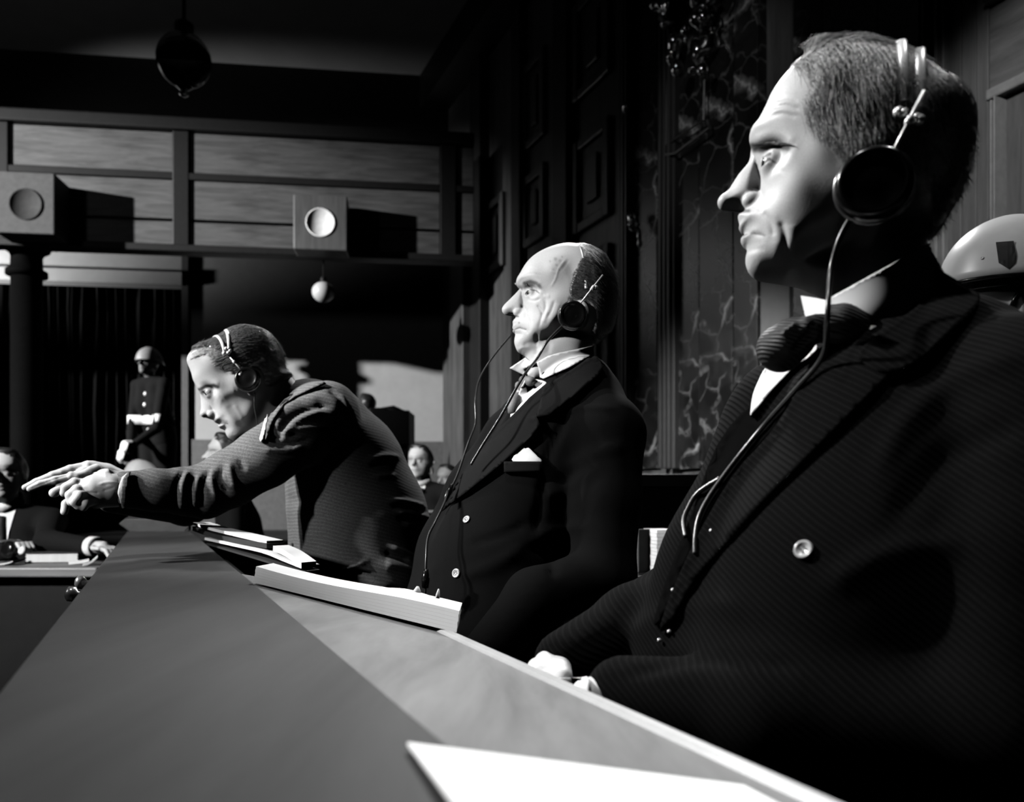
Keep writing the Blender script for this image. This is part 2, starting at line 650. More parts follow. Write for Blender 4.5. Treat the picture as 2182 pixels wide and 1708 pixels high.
# back wall, in two bands: plaster above a darker dado
def wallpart(W, name, s0, s1, n0, n1, z0, z1, mat, parent=None, kind=None, bevel=0.0):
    o = W.box(MB(), s0, s1, n0, n1, z0, z1).make(name, mat, parent, bevel=bevel)
    return tag(o, kind=kind)

s_cur, _ = BW.at(393, 760)
s_end, _ = BW.at(955, 800)
_, z_dado = BW.at(500, 937)
_, z_lin = BW.at(390, 612)
wb = wallpart(BW, 'wall_back', s_cur, s_end + 0.3, -0.12, 0.0, z_dado, CEIL, m_grey, kind='structure')
tag(wb, 'pale plaster back wall under the gallery')
wallpart(BW, 'wall_back_upper', -14, s_cur, -0.12, 0.0, z_lin + 0.9, CEIL, m_dark, kind='structure')
wallpart(BW, 'trim_1', s_cur, s_end + 0.3, -0.12, 0.03, FZ, z_dado, plain('dado_brown', 0.085, 0.6, 0.3), kind='structure')
wallpart(BW, 'wall_recess', -14, s_cur, -1.3, -1.2, FZ, z_lin + 1.2, m_dark, kind='structure')
wallpart(BW, 'trim_2', s_cur - 0.02, s_cur + 0.06, -0.12, 0.06, FZ, z_lin + 0.5, plain('door_edge', 0.06, 0.6, .3), kind='structure')
# pale lintel over the curtained opening with a stepped lower edge
wallpart(BW, 'trim_3', -14, s_cur, -0.10, 0.05, z_lin + 0.16, z_lin + 0.98, m_grey, kind='structure')
wallpart(BW, 'trim_4', -14, s_cur, -0.10, 0.13, z_lin, z_lin + 0.16, m_grey, kind='structure')

# side wall: panelled in dark oak
s_cor = (RW.R - RW.R).length + RW.at(955, 800)[0]
s_near = RW.at(2182, 800)[0] - 3.2
wr = wallpart(RW, 'wall_right', s_near, s_cor + 0.2, -0.14, 0.0, FZ, CEIL, m_wood, kind='structure')
tag(wr, 'side wall panelled in dark oak')
wallpart(RW, 'trim_5', s_near, s_cor + 0.2, 0.0, 0.35, CEIL - 0.42, CEIL, m_dark, kind='structure')
wallpart(BW, 'trim_6', -14, s_end + 0.5, 0.0, 0.4, CEIL - 0.75, CEIL, m_dark, kind='structure')
# left and rear shell, outside the view but part of the hall
slab('wall_left', -14.1, -14, -3, 13, FZ, CEIL, m_dark)
slab('wall_front', -14, 7, -3.1, -3, FZ, CEIL, m_dark)

def pxbox(W, name, x0, x1, y0, y1, n0, n1, mat, parent=None, kind=None, bevel=0.0, ym=None):
    """a flat piece on a wall, read between pixel columns x0..x1 and rows y0..y1 (rows taken at x0)"""
    ym = (y0 + y1) / 2 if ym is None else ym
    s0, _ = W.at(x0, ym, n1); s1, _ = W.at(x1, ym, n1)
    _, zt = W.at((x0 + x1) / 2, y0, n1); _, zb = W.at((x0 + x1) / 2, y1, n1)
    return wallpart(W, name, min(s0, s1), max(s0, s1), n0, n1, zb, zt, mat, parent, kind, bevel)

# recessed panels of the side wall: every frame rail and field is a piece of its own
def panel(W, x0, x1, ytop, ybot, mat_f, mat_p, fw=0.09, inner=0.2, par=wr):
    s0, z0 = W.at(x0, ybot); s1, _ = W.at(x1, ybot)
    _, z1 = W.at(x0, ytop)
    a, b = min(s0, s1), max(s0, s1)
    for (q0, q1, r0, r1, d) in ((a, a + fw, z0, z1, .05), (b - fw, b, z0, z1, .05), (a + fw, b - fw, z0, z0 + fw, .045), (a + fw, b - fw, z1 - fw, z1, .045)):
        wallpart(W, 'panel_moulding', q0, q1, 0.0, d, r0, r1, mat_f, par, bevel=0.012)
    wallpart(W, 'raised_panel', a + fw + inner * (b - a), b - fw - inner * (b - a), 0.0, 0.03, z0 + fw + inner * (b - a), z1 - fw - inner * (b - a), mat_p, par, bevel=0.012)

for x0, x1, yt, yb in ((1228, 1306, 310, 505), (1118, 1166, 385, 535), (1040, 1078, 440, 590), (1228, 1306, 20, 225), (1228, 1306, 560, 980), (1118, 1166, 600, 960), (1118, 1166, 150, 330)):
    panel(RW, x0, x1, yt, yb, m_wood, m_wood)
for x0, x1, d, y0 in ((1176, 1206, 0.10, -60), (1088, 1106, 0.10, -60), (1000, 1022, 0.12, 0), (958, 986, 0.20, 560)):
    pxbox(RW, 'pilaster', x0, x1, y0, 1090, 0.0, d, m_dark if x0 != 958 else m_wood, wr, bevel=0.01)

# marble portal
port = thing('marble_portal', 'dark veined marble doorway surround with bronze ornament on the panelled wall', 'doorway', RW.p(RW.at(1500, 1000)[0], 0, FZ))
for x0, x1, n1 in ((1322, 1327, .10), (1330, 1334, .12), (1337, 1342, .09), (1318, 1321, .06)):
    pxbox(RW, 'door_moulding', x0, x1, -80, 1010, 0.0, n1, m_darkt, port, bevel=0.004)
for x0, x1, y1, n1 in ((1344, 1399, 998, .05), (1441, 1489, 998, .06), (1490, 1561, 998, .06), (1563, 1614, 998, .075), (1690, 1752, 998, .06), (1753, 1870, 998, .06), (1871, 1958, 998, .06)):
    pxbox(RW, 'marble_slab', x0, x1, -120, y1, 0.0, n1, m_marble, port, bevel=0.003)
for x0, x1, n1 in ((1401, 1408, .10), (1411, 1417, .12), (1420, 1426, .12), (1429, 1437, .10)):
    pxbox(RW, 'fluted_strip', x0, x1, -120, 998, 0.0, n1, m_darkt, port, bevel=0.006)
pxbox(RW, 'jamb_panel', 1616, 1682, 380, 1010, 0.0, .05, plain('jamb_grey', .10, .8, .1, var=.05), port)
pxbox(RW, 'plinth', 1318, 1960, 1000, 1090, 0.0, .06, m_dark, port, bevel=0.004)
# relief frame over the opening
def strip(name, pts, r, mat, parent):
    return MB().tube(pts, r, 6).make(name, mat, parent)
def onw(W, x, y, off):
    s, z = W.at(x, y, off)
    return W.p(s, off, z)
m_bronze = plain('dark_bronze', 0.35, 0.13, 0.8, metal=1.0, var=0.4)
strip('relief_frame', [onw(RW, 1422, 172, .11), onw(RW, 1420, 308, .11), onw(RW, 1500, 255, .11), onw(RW, 1502, 120, .11)], .008, m_darkt, port)
strip('relief_ledge_moulding', [onw(RW, 1418, 330, .12), onw(RW, 1440, 326, .12), onw(RW, 1512, 272, .12), onw(RW, 1508, 256, .12)], .010, m_darkt, port)

def lumps(name, pts, mat, parent, h=0.012, k=0.02):
    """cast ornament: smooth-joined leaves and swags; pts (world, radius)"""
    A = np.array([list(p) for p, r in pts]); R = np.array([r for p, r in pts])
    lo = A.min(0) - R.max() - .03; hi = A.max(0) + R.max() + .03
    def fn(G):
        f = None
        for (p, r), j in zip(pts, range(len(pts))):
            g = ellip(G, p, (r * (1 + .4 * math.sin(j * 2.1)), r * (1 + .3 * math.cos(j * 1.7)), r * (1.2 + .5 * math.sin(j * 1.1))))
            f = g if f is None else smin(f, g, k)
        return f
    V, Q = sdf_mesh(fn, lo, hi, h)
    return obj(name, V, Q, mat, parent, True)

orn = []
for i in range(60):
    a = rng.random()
    x = 1395 + 130 * rng.random(); y = -60 + 240 * rng.random() ** 1.3
    if abs(x - 1465) > 70 - .22 * max(y, 0): continue
    orn.append((onw(RW, x, y, .10 + .14 * rng.random()), .028 + .03 * rng.random()))
lumps('bronze_cartouche', orn, m_bronze, port)
lumps('bronze_pendant', [(onw(RW, 1345, 462, .15), .035), (onw(RW, 1348, 478, .15), .028), (onw(RW, 1362, 500, .15), .032), (onw(RW, 1364, 520, .14), .022), (onw(RW, 1354, 490, .14), .02)], m_bronze, port)
lumps('bronze_boss', [(onw(RW, 1333, 226, .12), .026), (onw(RW, 1333, 236, .11), .018)], m_bronze, port)

# oak panelling right of the portal, its lit look put into a paler colour
pan = thing('oak_panelling', 'lit-toned grained oak wall panelling with stepped mouldings behind the helmeted guard', 'panelling', RW.p(RW.at(2080, 1000)[0], 0, FZ))
for x0, x1, n1 in ((1964, 1968, .12), (1975, 1978, .10), (1990, 1996, .14), (2006, 2011, .12)):
    pxbox(RW, 'moulding', x0, x1, -120, 1060, 0.0, n1, plain('pale_moulding', .36, .4, .5), pan, bevel=0.003)
for x0, x1, n1 in ((1969, 1974, .05), (1979, 1989, .06), (1997, 2005, .06)):
    pxbox(RW, 'moulding_groove', x0, x1, -120, 1060, 0.0, n1, m_dark, pan)
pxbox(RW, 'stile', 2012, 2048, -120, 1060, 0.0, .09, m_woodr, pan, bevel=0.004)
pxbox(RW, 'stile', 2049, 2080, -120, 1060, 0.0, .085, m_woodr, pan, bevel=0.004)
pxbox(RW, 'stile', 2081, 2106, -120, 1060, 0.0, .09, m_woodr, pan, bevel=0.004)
m_woodh = wood('oak_rail_lit', 0.17, rot=(0, 0, 0.42), stretch=(1.2, 1.2, 9), scale=2.2, var=0.45, rough=0.5)  # same paler lit tone, grain turned level
s0 = RW.at(2108, 200, .07)[0]; zr0 = RW.at(2108, 195, .07)[1]; zr1 = RW.at(2108, 20, .07)[1]
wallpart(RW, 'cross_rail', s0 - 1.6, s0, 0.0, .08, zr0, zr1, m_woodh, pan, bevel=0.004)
wallpart(RW, 'cross_rail', s0 - 1.6, s0, 0.0, .10, zr0 - .05, zr0, plain('pale_moulding', .36, .4, .5), pan, bevel=0.01)
wallpart(RW, 'cross_rail', s0 - 1.6, s0, 0.0, .12, zr1, zr1 + .06, m_darkt, pan, bevel=0.01)
for dx0, dx1, n1, m in ((2108, 2112, .11, 'pale_moulding'), (2116, 2119, .13, 'pale_moulding'), (2121, 2125, .11, 'pale_moulding')):
    a = RW.at(dx0, 400, n1)[0]; b = RW.at(dx1, 400, n1)[0]
    wallpart(RW, 'moulding', b, a, 0.0, n1, .2, zr0 - .06, MATS[m], pan, bevel=0.003)
s1 = RW.at(2126, 400, .05)[0]
for k in range(5):
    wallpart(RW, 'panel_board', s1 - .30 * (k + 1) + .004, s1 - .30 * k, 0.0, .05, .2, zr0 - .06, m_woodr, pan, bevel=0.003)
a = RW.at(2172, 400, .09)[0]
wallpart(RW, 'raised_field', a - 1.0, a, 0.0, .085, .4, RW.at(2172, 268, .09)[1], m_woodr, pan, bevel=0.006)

# ---- gallery: parapet carried in front of the back wall, boards, mullions and rails each their own piece
GN = 2.2
gal = thing('gallery', 'dark wooden gallery parapet of grained boards across the back of the hall', 'gallery', BW.p(BW.at(500, 540, GN)[0], GN, BW.at(500, 545, GN)[1]))
def gz(y, x=600):
    return BW.at(x, y, GN)[1]
def gs(x, y=420):
    return BW.at(x, y, GN)[0]
L0, L1 = -13.5, gs(1010)
MU = [(-760, -725), (-395, -360), (-15, 20), (369, 404), (938, 972)]
rows = [(294, 377), (394, 475), (481, 530)]
edges = [L0] + [e for a, b in MU for e in (gs(a), gs(b))] + [L1]
for (ya, yb) in rows:
    for q in range(0, len(edges), 2):
        a, b = edges[q], edges[q + 1]
        if b - a < .1: continue
        wallpart(BW, 'gallery_board', a + .004, b - .004, GN - .05, GN, gz(yb), gz(ya), m_gal, gal, bevel=0.006)
wallpart(BW, 'gallery_backing', L0, L1, GN - .09, GN - .05, gz(538), gz(285), m_dark, gal)
for a, b in MU:
    wallpart(BW, 'mullion', gs(a), gs(b), GN - .05, GN + .03, gz(536), gz(288), m_dark, gal, bevel=0.01)
wallpart(BW, 'top_rail', L0, L1, GN - .16, GN + .08, gz(293), gz(266), m_dark, gal, bevel=0.02)
wallpart(BW, 'middle_rail', L0, L1, GN - .05, GN + .025, gz(393), gz(379), m_dark, gal, bevel=0.006)
wallpart(BW, 'bottom_rail', L0, L1, GN - .05, GN + .04, gz(545), gz(530), m_dark, gal, bevel=0.01)
wallpart(BW, 'gallery_floor', L0, L1, GN - .14, GN, gz(545), gz(533), m_dark, gal)

# loudspeaker boxes on the parapet
def speaker(label, x0, x1, y0, y1, cxp, cyp, rp, mbox, mgr, n0, n1):
    s0 = BW.at(x0, (y0 + y1) / 2, n1)[0]; s1 = BW.at(x1, (y0 + y1) / 2, n1)[0]
    zt = BW.at((x0 + x1) / 2, y0, n1)[1]; zb = BW.at((x0 + x1) / 2, y1, n1)[1]
    t = thing('loudspeaker', label, 'loudspeaker', BW.p((s0 + s1) / 2, n1, zb), 'loudspeaker boxes on the gallery')
    wallpart(BW, 'cabinet', s0, s1, n0, n1, zb, zt, mbox, t, bevel=0.012)
    sc, zc = BW.at(cxp, cyp, n1)
    r = rp / F * (BW.p(sc, n1, zc).y)
    MB().lathe(BW.p(sc, n1 - .002, zc), BW.n, [(r, 0), (r, .012), (r * .93, .016), (r * .9, .006), (0, .008)], 32).make('round_grille', mgr, t, True)
    return t
m_spk = wood('speaker_oak', 0.085, stretch=(8, 8, .8), scale=2.2, var=0.35)
speaker('large wooden loudspeaker box with a dark round grille above the column', -12, 116, 366, 497, 55, 435, 34, plain('speaker_grey', .06, .7, .2), plain('grille_dark', .035, .8, .1), GN, GN + .35)
speaker('smaller wooden loudspeaker box with a pale round grille on the gallery front', 625, 740, 415, 532, 683, 474, 31, m_spk, plain('grille_pale', .75, .8, .1), GN + .03, GN + .30)

# cast column under the gallery
cs, czt = BW.at(57, 500, GN - .25)
ct = BW.p(cs, GN - .25, 0)
pm = ct.y / F
def chz(y): return BW.at(57, y, GN - .25)[1]
col = thing('column', 'dark iron column with flared capital under the gallery at left', 'column', (ct.x, ct.y, FZ))
MB().lathe((ct.x, ct.y, 0), (0, 0, 1), [(34 * pm, FZ), (34 * pm, FZ + .3), (31 * pm, FZ + .34), (30 * pm, chz(590))], 28).make('shaft', plain('black_iron', .0015, .8, .02), col, True)
MB().lathe((ct.x, ct.y, 0), (0, 0, 1), [(30 * pm, chz(592)), (40 * pm, chz(588)), (40 * pm, chz(578)), (31 * pm, chz(574)), (30 * pm, chz(548)), (34 * pm, chz(540)), (44 * pm, chz(534)), (48 * pm, chz(524)), (57 * pm, chz(521)), (58 * pm, chz(500))], 28).make('capital', MATS['black_iron'], col, True)

# dark curtain in the opening: pleated cloth
sA, sB = -9.6, s_cur - .03
V, Fc = [], []
NS = 420
for i in range(NS + 1):
    s = sA + (sB - sA) * i / NS
    d = -.5 + .07 * math.sin(i * .55 + math.sin(i * .11)) + .03 * math.sin(i * 1.3)
    for z in (.02 + FZ, 1.0, 2.0, 3.3, z_lin + .3):
        V.append(BW.p(s, d * (1 + .1 * math.sin(z * 2 + i * .1)), z))
for i in range(NS):
    for j in range(4):
        Fc.append((i * 5 + j, (i + 1) * 5 + j, (i + 1) * 5 + j + 1, i * 5 + j + 1))
cu = obj('curtain', V, Fc, cloth('curtain_cloth', .006, rough=.95), None, True)
tag(cu, 'black pleated curtain hanging in the opening behind the standing guard', 'curtain')

# hanging globes
gl = thing('globe_lamp', 'large unlit clear glass globe pendant high in front of the gallery', 'lamp', Pw(392, 128, 5.2))
R0 = 56 / F * 5.2
g0 = Pw(392, 128, 5.2)
MB().lathe(g0, (0, 0, 1), [(R0 * math.sin(a * math.pi / 24), -R0 * math.cos(a * math.pi / 24)) for a in range(25)], 40).make('glass_globe', glassy('clear_glass'), gl, True)
MB().lathe(g0, (0, 0, 1), [(.012, -R0 - .07), (.03, -R0 - .055), (.022, -R0 - .03), (.05, -R0 - .005), (.03, -R0 + .01)], 20).make('finial', m_bronze, gl, True)
MB().lathe(g0, (0, 0, 1), [(.06, R0 - .01), (.06, R0 + .06), (.02, R0 + .09), (.012, R0 + .1), (.012, CEIL - g0.z)], 20).make('stem', m_dark, gl, True)
g1 = Pw(689, 622, 8.46)
r1 = 24 / F * 8.46
gl2 = thing('globe_lamp', 'small opaque white globe lamp hanging under the gallery', 'lamp', g1)
MB().lathe(g1, (0, 0, 1), [(r1 * math.sin(a * math.pi / 20), -r1 * .9 * math.cos(a * math.pi / 20)) for a in range(21)], 28).make('globe_shade', plain('opal_glass', .42, .35, .5, var=.03), gl2, True)
MB().lathe(g1, (0, 0, 1), [(.035, r1 * .86), (.03, r1 + .03), (.008, r1 + .05), (.008, gz(546, 689) - g1.z)], 14).make('stem', m_dark, gl2, True)

# ------------------------------------------------------------------ the dock: rail, sloping desk, end block
dk = Vector((-(CX - 325) / F, 1, 0))                 # direction of the rail in plan, per metre of depth
du = dk.normalized()
dn = Vector((du.y, -du.x, 0))                         # towards the men
HR1, HR2 = 0.13, 0.17
XL, XR, XD = -HR1 / 1.25, HR1 / 0.83, HR2 / 0.455      # plan offsets at Y = 0
m_rail = wood('rail_oak', 0.042, rot=(0, 0, -.42), stretch=(8, 1.0, 8), scale=2.0, var=0.28, rough=0.55, spec=.25)
m_desk = wood('desk_oak', 0.15, rot=(0, 0, -.42), stretch=(9, 0.9, 9), scale=2.0, var=0.42, rough=0.5, spec=.3)
def dock(X0, Y, z):
    return Vector((X0 + dk.x * Y, Y, z))
rail = thing('dock_rail', 'long dark wooden dock rail running from the lower left corner into the room', 'rail', dock(0, 1.5, FZ))
YN, YE = -0.35, 3.28
def prism(sec, y0, y1):
    """sec: list of (X0, z) clockwise seen from the camera"""
    mb = MB()
    n = len(sec)
    V = [dock(x, y0, z) for x, z in sec] + [dock(x, y1, z) for x, z in sec]
    Fc = [(i, (i + 1) % n, (i + 1) % n + n, i + n) for i in range(n)] + [tuple(range(n - 1, -1, -1)), tuple(range(n, 2 * n))]
    return mb.add(V, Fc)
zt = CZ - HR1
prism([(XL, zt), (XR, zt), (XR, zt - .045), (XL, zt - .045)], YN, YE).make('top_board', m_rail, rail, bevel=0.0025)
prism([(XL + .03, zt - .045), (XR - .02, zt - .045), (XR - .02, 0.0), (XL + .03, 0.0)], YN, YE).make('front_panel', m_dark, rail)
# raised block closing the far end of the rail
zb = CZ - (1105 - HY) / F * 3.28
prism([(XL - .01, zb), (XR - .02, zb), (XR + .005, zb - .018), (XR - .03, zt - .01), (XL + .02, zt - .01), (XL - .035, zb - .02)], 3.28, 4.4).make('end_block', m_rail, rail, bevel=0.004)
def knob(x, y, Y):
    MB().lathe(Pw(x, y, Y), (-.9, -.3, .1), [(.004, -.02), (.005, 0), (.012, .004), (.012, .014), (.006, .018)], 14).make('jack_knob', plain('knob_metal', .5, .3, .6, metal=.7), rail, True)
knob(184, 1241, 1.42); knob(166, 1266, 1.27)
desk = thing('dock_desk', 'sloping grained desk board along the inner side of the dock rail', 'desk', dock(.3, 1, 0))
zd0, zd1 = zt - .002, CZ - HR2
prism([(XR + .001, zd0), (XD - .012, zd1 + .003), (XD, zd1 - .006), (XD, zd1 - .02), (XD - .012, zd1 - .03), (XR + .001, zd0 - .03)], YN, 1.42).make('desk_board', m_desk, desk, bevel=0.002)
prism([(XR + .02, zd0 - .035), (XD - .04, zd1 - .034), (XD - .04, 0), (XR + .02, 0)], YN, 1.40).make('desk_front', m_dark, desk)
bead = prism([(XD - .016, zd1 + .002), (XD - .012, zd1 + .007), (XD - .004, zd1 + .008), (XD + .003, zd1 + .004), (XD + .004, zd1 - .012), (XD - .012, zd1 - .012)], YN, 1.42).make('nosing', plain('highlit_oak_nosing', .30, .4, .5, var=.12), desk, bevel=0.0015)  # pale tone paints in the highlight along the desk edge
desk2 = thing('dock_desk', 'lower dark desk board in front of the man leaning over the rail', 'desk', dock(.3, 2, 0))
prism([(XR + .001, zt - .075), (XD - .07, zd1 - .075), (XD - .07, zd1 - .10), (XR + .001, zt - .10)], 1.425, 3.2).make('desk_board', m_dark, desk2, bevel=0.004)
prism([(XR + .02, zt - .10), (XD - .11, zd1 - .10), (XD - .11, 0), (XR + .02, 0)], 1.425, 3.2).make('desk_front', m_dark, desk2)
# dock platform
pl = MB()
pl.add([dock(XL, YN - 1, z) for z in (FZ, 0)] + [dock(XL, 4.2, z) for z in (FZ, 0)] + [dock(2.9, YN - 1, z) for z in (FZ, 0)] + [dock(2.9, 4.2, z) for z in (FZ, 0)],
       [(1, 5, 7, 3), (0, 2, 6, 4), (0, 1, 3, 2), (4, 6, 7, 5), (0, 4, 5, 1), (2, 3, 7, 6)])
tag(pl.make('floor_dock', m_floor), 'raised boarded floor of the dock', kind='structure')

# ------------------------------------------------------------------ heads
class Frame:
    """head frame: -u is where the face looks, v points to the head's left side, w is up"""
    def __init__(self, O, u=None, v=None, sc=1.0):
        self.O = Vector(O)
        if u is None:
            rh = Vector((O[0], O[1], 0)).normalized()
            self.V = -rh
            self.U = Vector((rh.y, -rh.x, 0))
        else:
            self.U, self.V = Vector(u), Vector(v)
        self.W = Vector((0, 0, 1))
        self.sc = sc
    def px(self, x, y, v=0.0):
        r = Vector(((x - CX) / F, 1.0, (HY - y) / F))
        c = Vector((0, 0, CZ))
        t = ((self.O + self.V * v - c).dot(self.V)) / r.dot(self.V)
        p = c + r * t - self.O
        return (p.dot(self.U), p.z)
    def world(self, A):
        A = np.asarray(A) * self.sc
        M = np.array([list(self.U), list(self.V), list(self.W)])
        return A @ M + np.array(list(self.O))
    def pt(self, u, v, w):
        return self.O + (self.U * u + self.V * v + self.W * w) * self.sc

class Crop:
    """coordinates read off an enlarged crop of the photograph"""
    def __init__(self, ox, oy, s):
        self.ox, self.oy, self.s = ox, oy, s
    def __call__(self, p):
        return (self.ox + p[0] * self.s, self.oy + p[1] * self.s)

def blur2(A, sig):
    """gaussian blur of a 2D field, sigma in cells"""
    n = int(3 * sig) + 1
    k = np.exp(-0.5 * (np.arange(-n, n + 1) / sig) ** 2); k /= k.sum()
    B = np.pad(A, n, mode='edge')
    B = sum(k[i] * B[i:i + A.shape[0], :] for i in range(2 * n + 1))
    return sum(k[i] * B[:, i:i + A.shape[1]] for i in range(2 * n + 1)).astype(np.float32)

def soften(d, h, a=0.004, b=0.022):
    """keep the outline crisp but melt the creases of the distance field further in"""
    for s, lo in ((0.0035, a), (0.009, b * .6)):
        t = np.clip((d - lo) / (b - a), 0, 1)
        t = t * t * (3 - 2 * t)
        d = d * (1 - t) + blur2(d, s / h) * t
    return d

EV = 0.0285              # sideways position of the eyes
HR, HP = 0.066, 2.3      # roundness of the head outline

def head_surface(u, w, S):
    """half breadth of the head at (u, w) from its profile"""
    d = poly_sd(np.asarray(u, float), np.asarray(w, float), S['skull_s'])
    H = idw(np.asarray(u, float), np.asarray(w, float), S['Hc'])
    return H * np.clip(1 - (np.clip(S['R'] - d, 0, None) / S['R']) ** HP, 0, 1) ** (1 / HP)

def head_mesh(S, h, neck=True):
    """S: dict of profile polygons in head coordinates (metres)"""
    S['skull_s'] = spline(S['skull'], 4, True)
    S['R'] = S.get('R', HR)
    polys = [S['skull_s'], np.asarray(S['neck'])] if neck else [S['skull_s']]
    A = np.concatenate(polys + [np.asarray(S['nose'])])
    lo = A.min(0) - 0.012; hi = A.max(0) + 0.012
    U = np.arange(lo[0], hi[0], h, dtype=np.float32)
    Wd = np.arange(lo[1], hi[1], h, dtype=np.float32)
    nv = int(0.096 / h) + 1
    Vv = (np.arange(nv, dtype=np.float32) + 0.5) * h
    U2, W2 = U[:, None], Wd[None, :]
    ds = soften(poly_sd(U2, W2, S['skull_s']).astype(np.float32), h)
    H = idw(U2, W2, S['Hc']).astype(np.float32)
    R = S['R']
    if 'Rc' in S:
        R = idw(U2, W2, S['Rc']).astype(np.float32)
    def sup(d, R, Hh, p):
        a = (np.clip(R - d, 0, None) / R) ** p
        b = (Vv[None, :, None] / (Hh[:, None, :] if hasattr(Hh, 'ndim') and Hh.ndim == 2 else Hh)) ** p
        return ((a[:, None, :] + b) ** (1 / p) - 1) * 0.05
    f = sup(ds, R, H, HP)
    G = (U[:, None, None], Vv[None, :, None], Wd[None, None, :])
    if neck:
        dn = poly_sd(U2, W2, spline(S['neck'], 3, True)).astype(np.float32)
        dn = soften(dn, h)
        f = smin(f, sup(dn, 0.056, S.get('neckH', 0.047), 2.0), 0.022)
    # eye sockets
    eu, ew = S['eye']
    f = smax(f, -ellip(G, (eu - 0.006, 0.049, ew + 0.0035), (0.016, 0.015, 0.0115)), 0.014)
    dno = poly_sd(U2, W2, spline(S['nose'], 3, True)).astype(np.float32)
    Hn = idw(U2, W2, S['Hn']).astype(np.float32)
    f = smin(f, sup(dno, 0.019, Hn, 1.8), 0.007)
    tu, tw = S['tip']
    f = smin(f, ellip(G, (tu, 0, tw), S.get('tipr', (0.0105, 0.0105, 0.0095))), 0.006)
    au, aw = S['ala']
    f = smin(f, ellip(G, (au, 0.0135, aw), S.get('alar', (0.0108, 0.0075, 0.0090))), 0.004)
    nu, nw_ = S['nostril']
    f = smax(f, -ellip(G, (nu, 0.0075, nw_), (0.0075, 0.0036, 0.0045)), 0.003)
    # eyelids round the eyeball
    f = smin(f, ellip(G, (eu + 0.0012, EV, ew), (0.0126, 0.0130, 0.0120)), 0.006)
    f = smax(f, -ellip(G, (eu - 0.0092, EV + .0050, ew - 0.0004), (0.0092, 0.0100, S.get('lid', 0.0034))), 0.0012)
    # ears
    if 'ear' in S:
        ru, rw = S['ear']
        e = ellip(G, (ru, 0.077, rw), (0.016, 0.009, 0.028))
        e = smax(e, -ellip(G, (ru - 0.003, 0.088, rw + 0.004), (0.011, 0.009, 0.02)), 0.004)
        f = smin(f, e, 0.006)
    full = np.concatenate([f[:, ::-1, :], f], axis=1)
    V, Q = surfnet(full, (lo[0], -(nv - 0.5) * h, lo[1]), h)
    return V, Q[:, ::-1]      # (u, v, w) is left-handed

def hair_mesh(S, h, off=0.004, groove=0.0007):
    """shell of hair over the skull: profile polygon hair_out, region polygon hair"""
    out = spline(S['hair_out'], 4, True)
    reg = spline(S['hair'], 4, True)
    lo = out.min(0) - 0.01; hi = out.max(0) + 0.01
    U = np.arange(lo[0], hi[0], h, dtype=np.float32)
    Wd = np.arange(lo[1], hi[1], h, dtype=np.float32)
    nv = int(0.102 / h) + 1
    Vv = (np.arange(nv, dtype=np.float32) + 0.5) * h
    U2, W2 = U[:, None], Wd[None, :]
    d = soften(np.maximum(poly_sd(U2, W2, out), poly_sd(U2, W2, S['skull_s'])).astype(np.float32), h)
    r = poly_sd(U2, W2, reg).astype(np.float32)
    H = (idw(U2, W2, S['Hc']) + off).astype(np.float32)
    R = S['R']
    q = ((np.clip(R - d, 0, None) / R) ** HP)[:, None, :] + (Vv[None, :, None] / H[:, None, :]) ** HP
    f = (q ** (1 / HP) - 1) * 0.05
    f = f + (np.clip(0.006 - r, 0, None) * 0.75)[:, None, :]
    # combed locks: ridges that follow the flow of the comb
    ang = S.get('comb', 0.3)
    c, s = math.cos(ang), math.sin(ang)
    a = U2 * c + W2 * s; b = -U2 * s + W2 * c
    wob = 0.004 * np.sin(a * 70 + 1.3 * np.sin(b * 90)) + 0.002 * np.sin(a * 160 + b * 60)
    f = f + (groove * (np.sin((b + wob) * 900) + 0.6 * np.sin((b + wob * 1.4) * 1700 + 2)) * np.clip(r / 0.012, 0, 1))[:, None, :].astype(np.float32)
    full = np.concatenate([f[:, ::-1, :], f], axis=1)
    V, Q = surfnet(full, (lo[0], -(nv - 0.5) * h, lo[1]), h)
    return V, Q[:, ::-1]

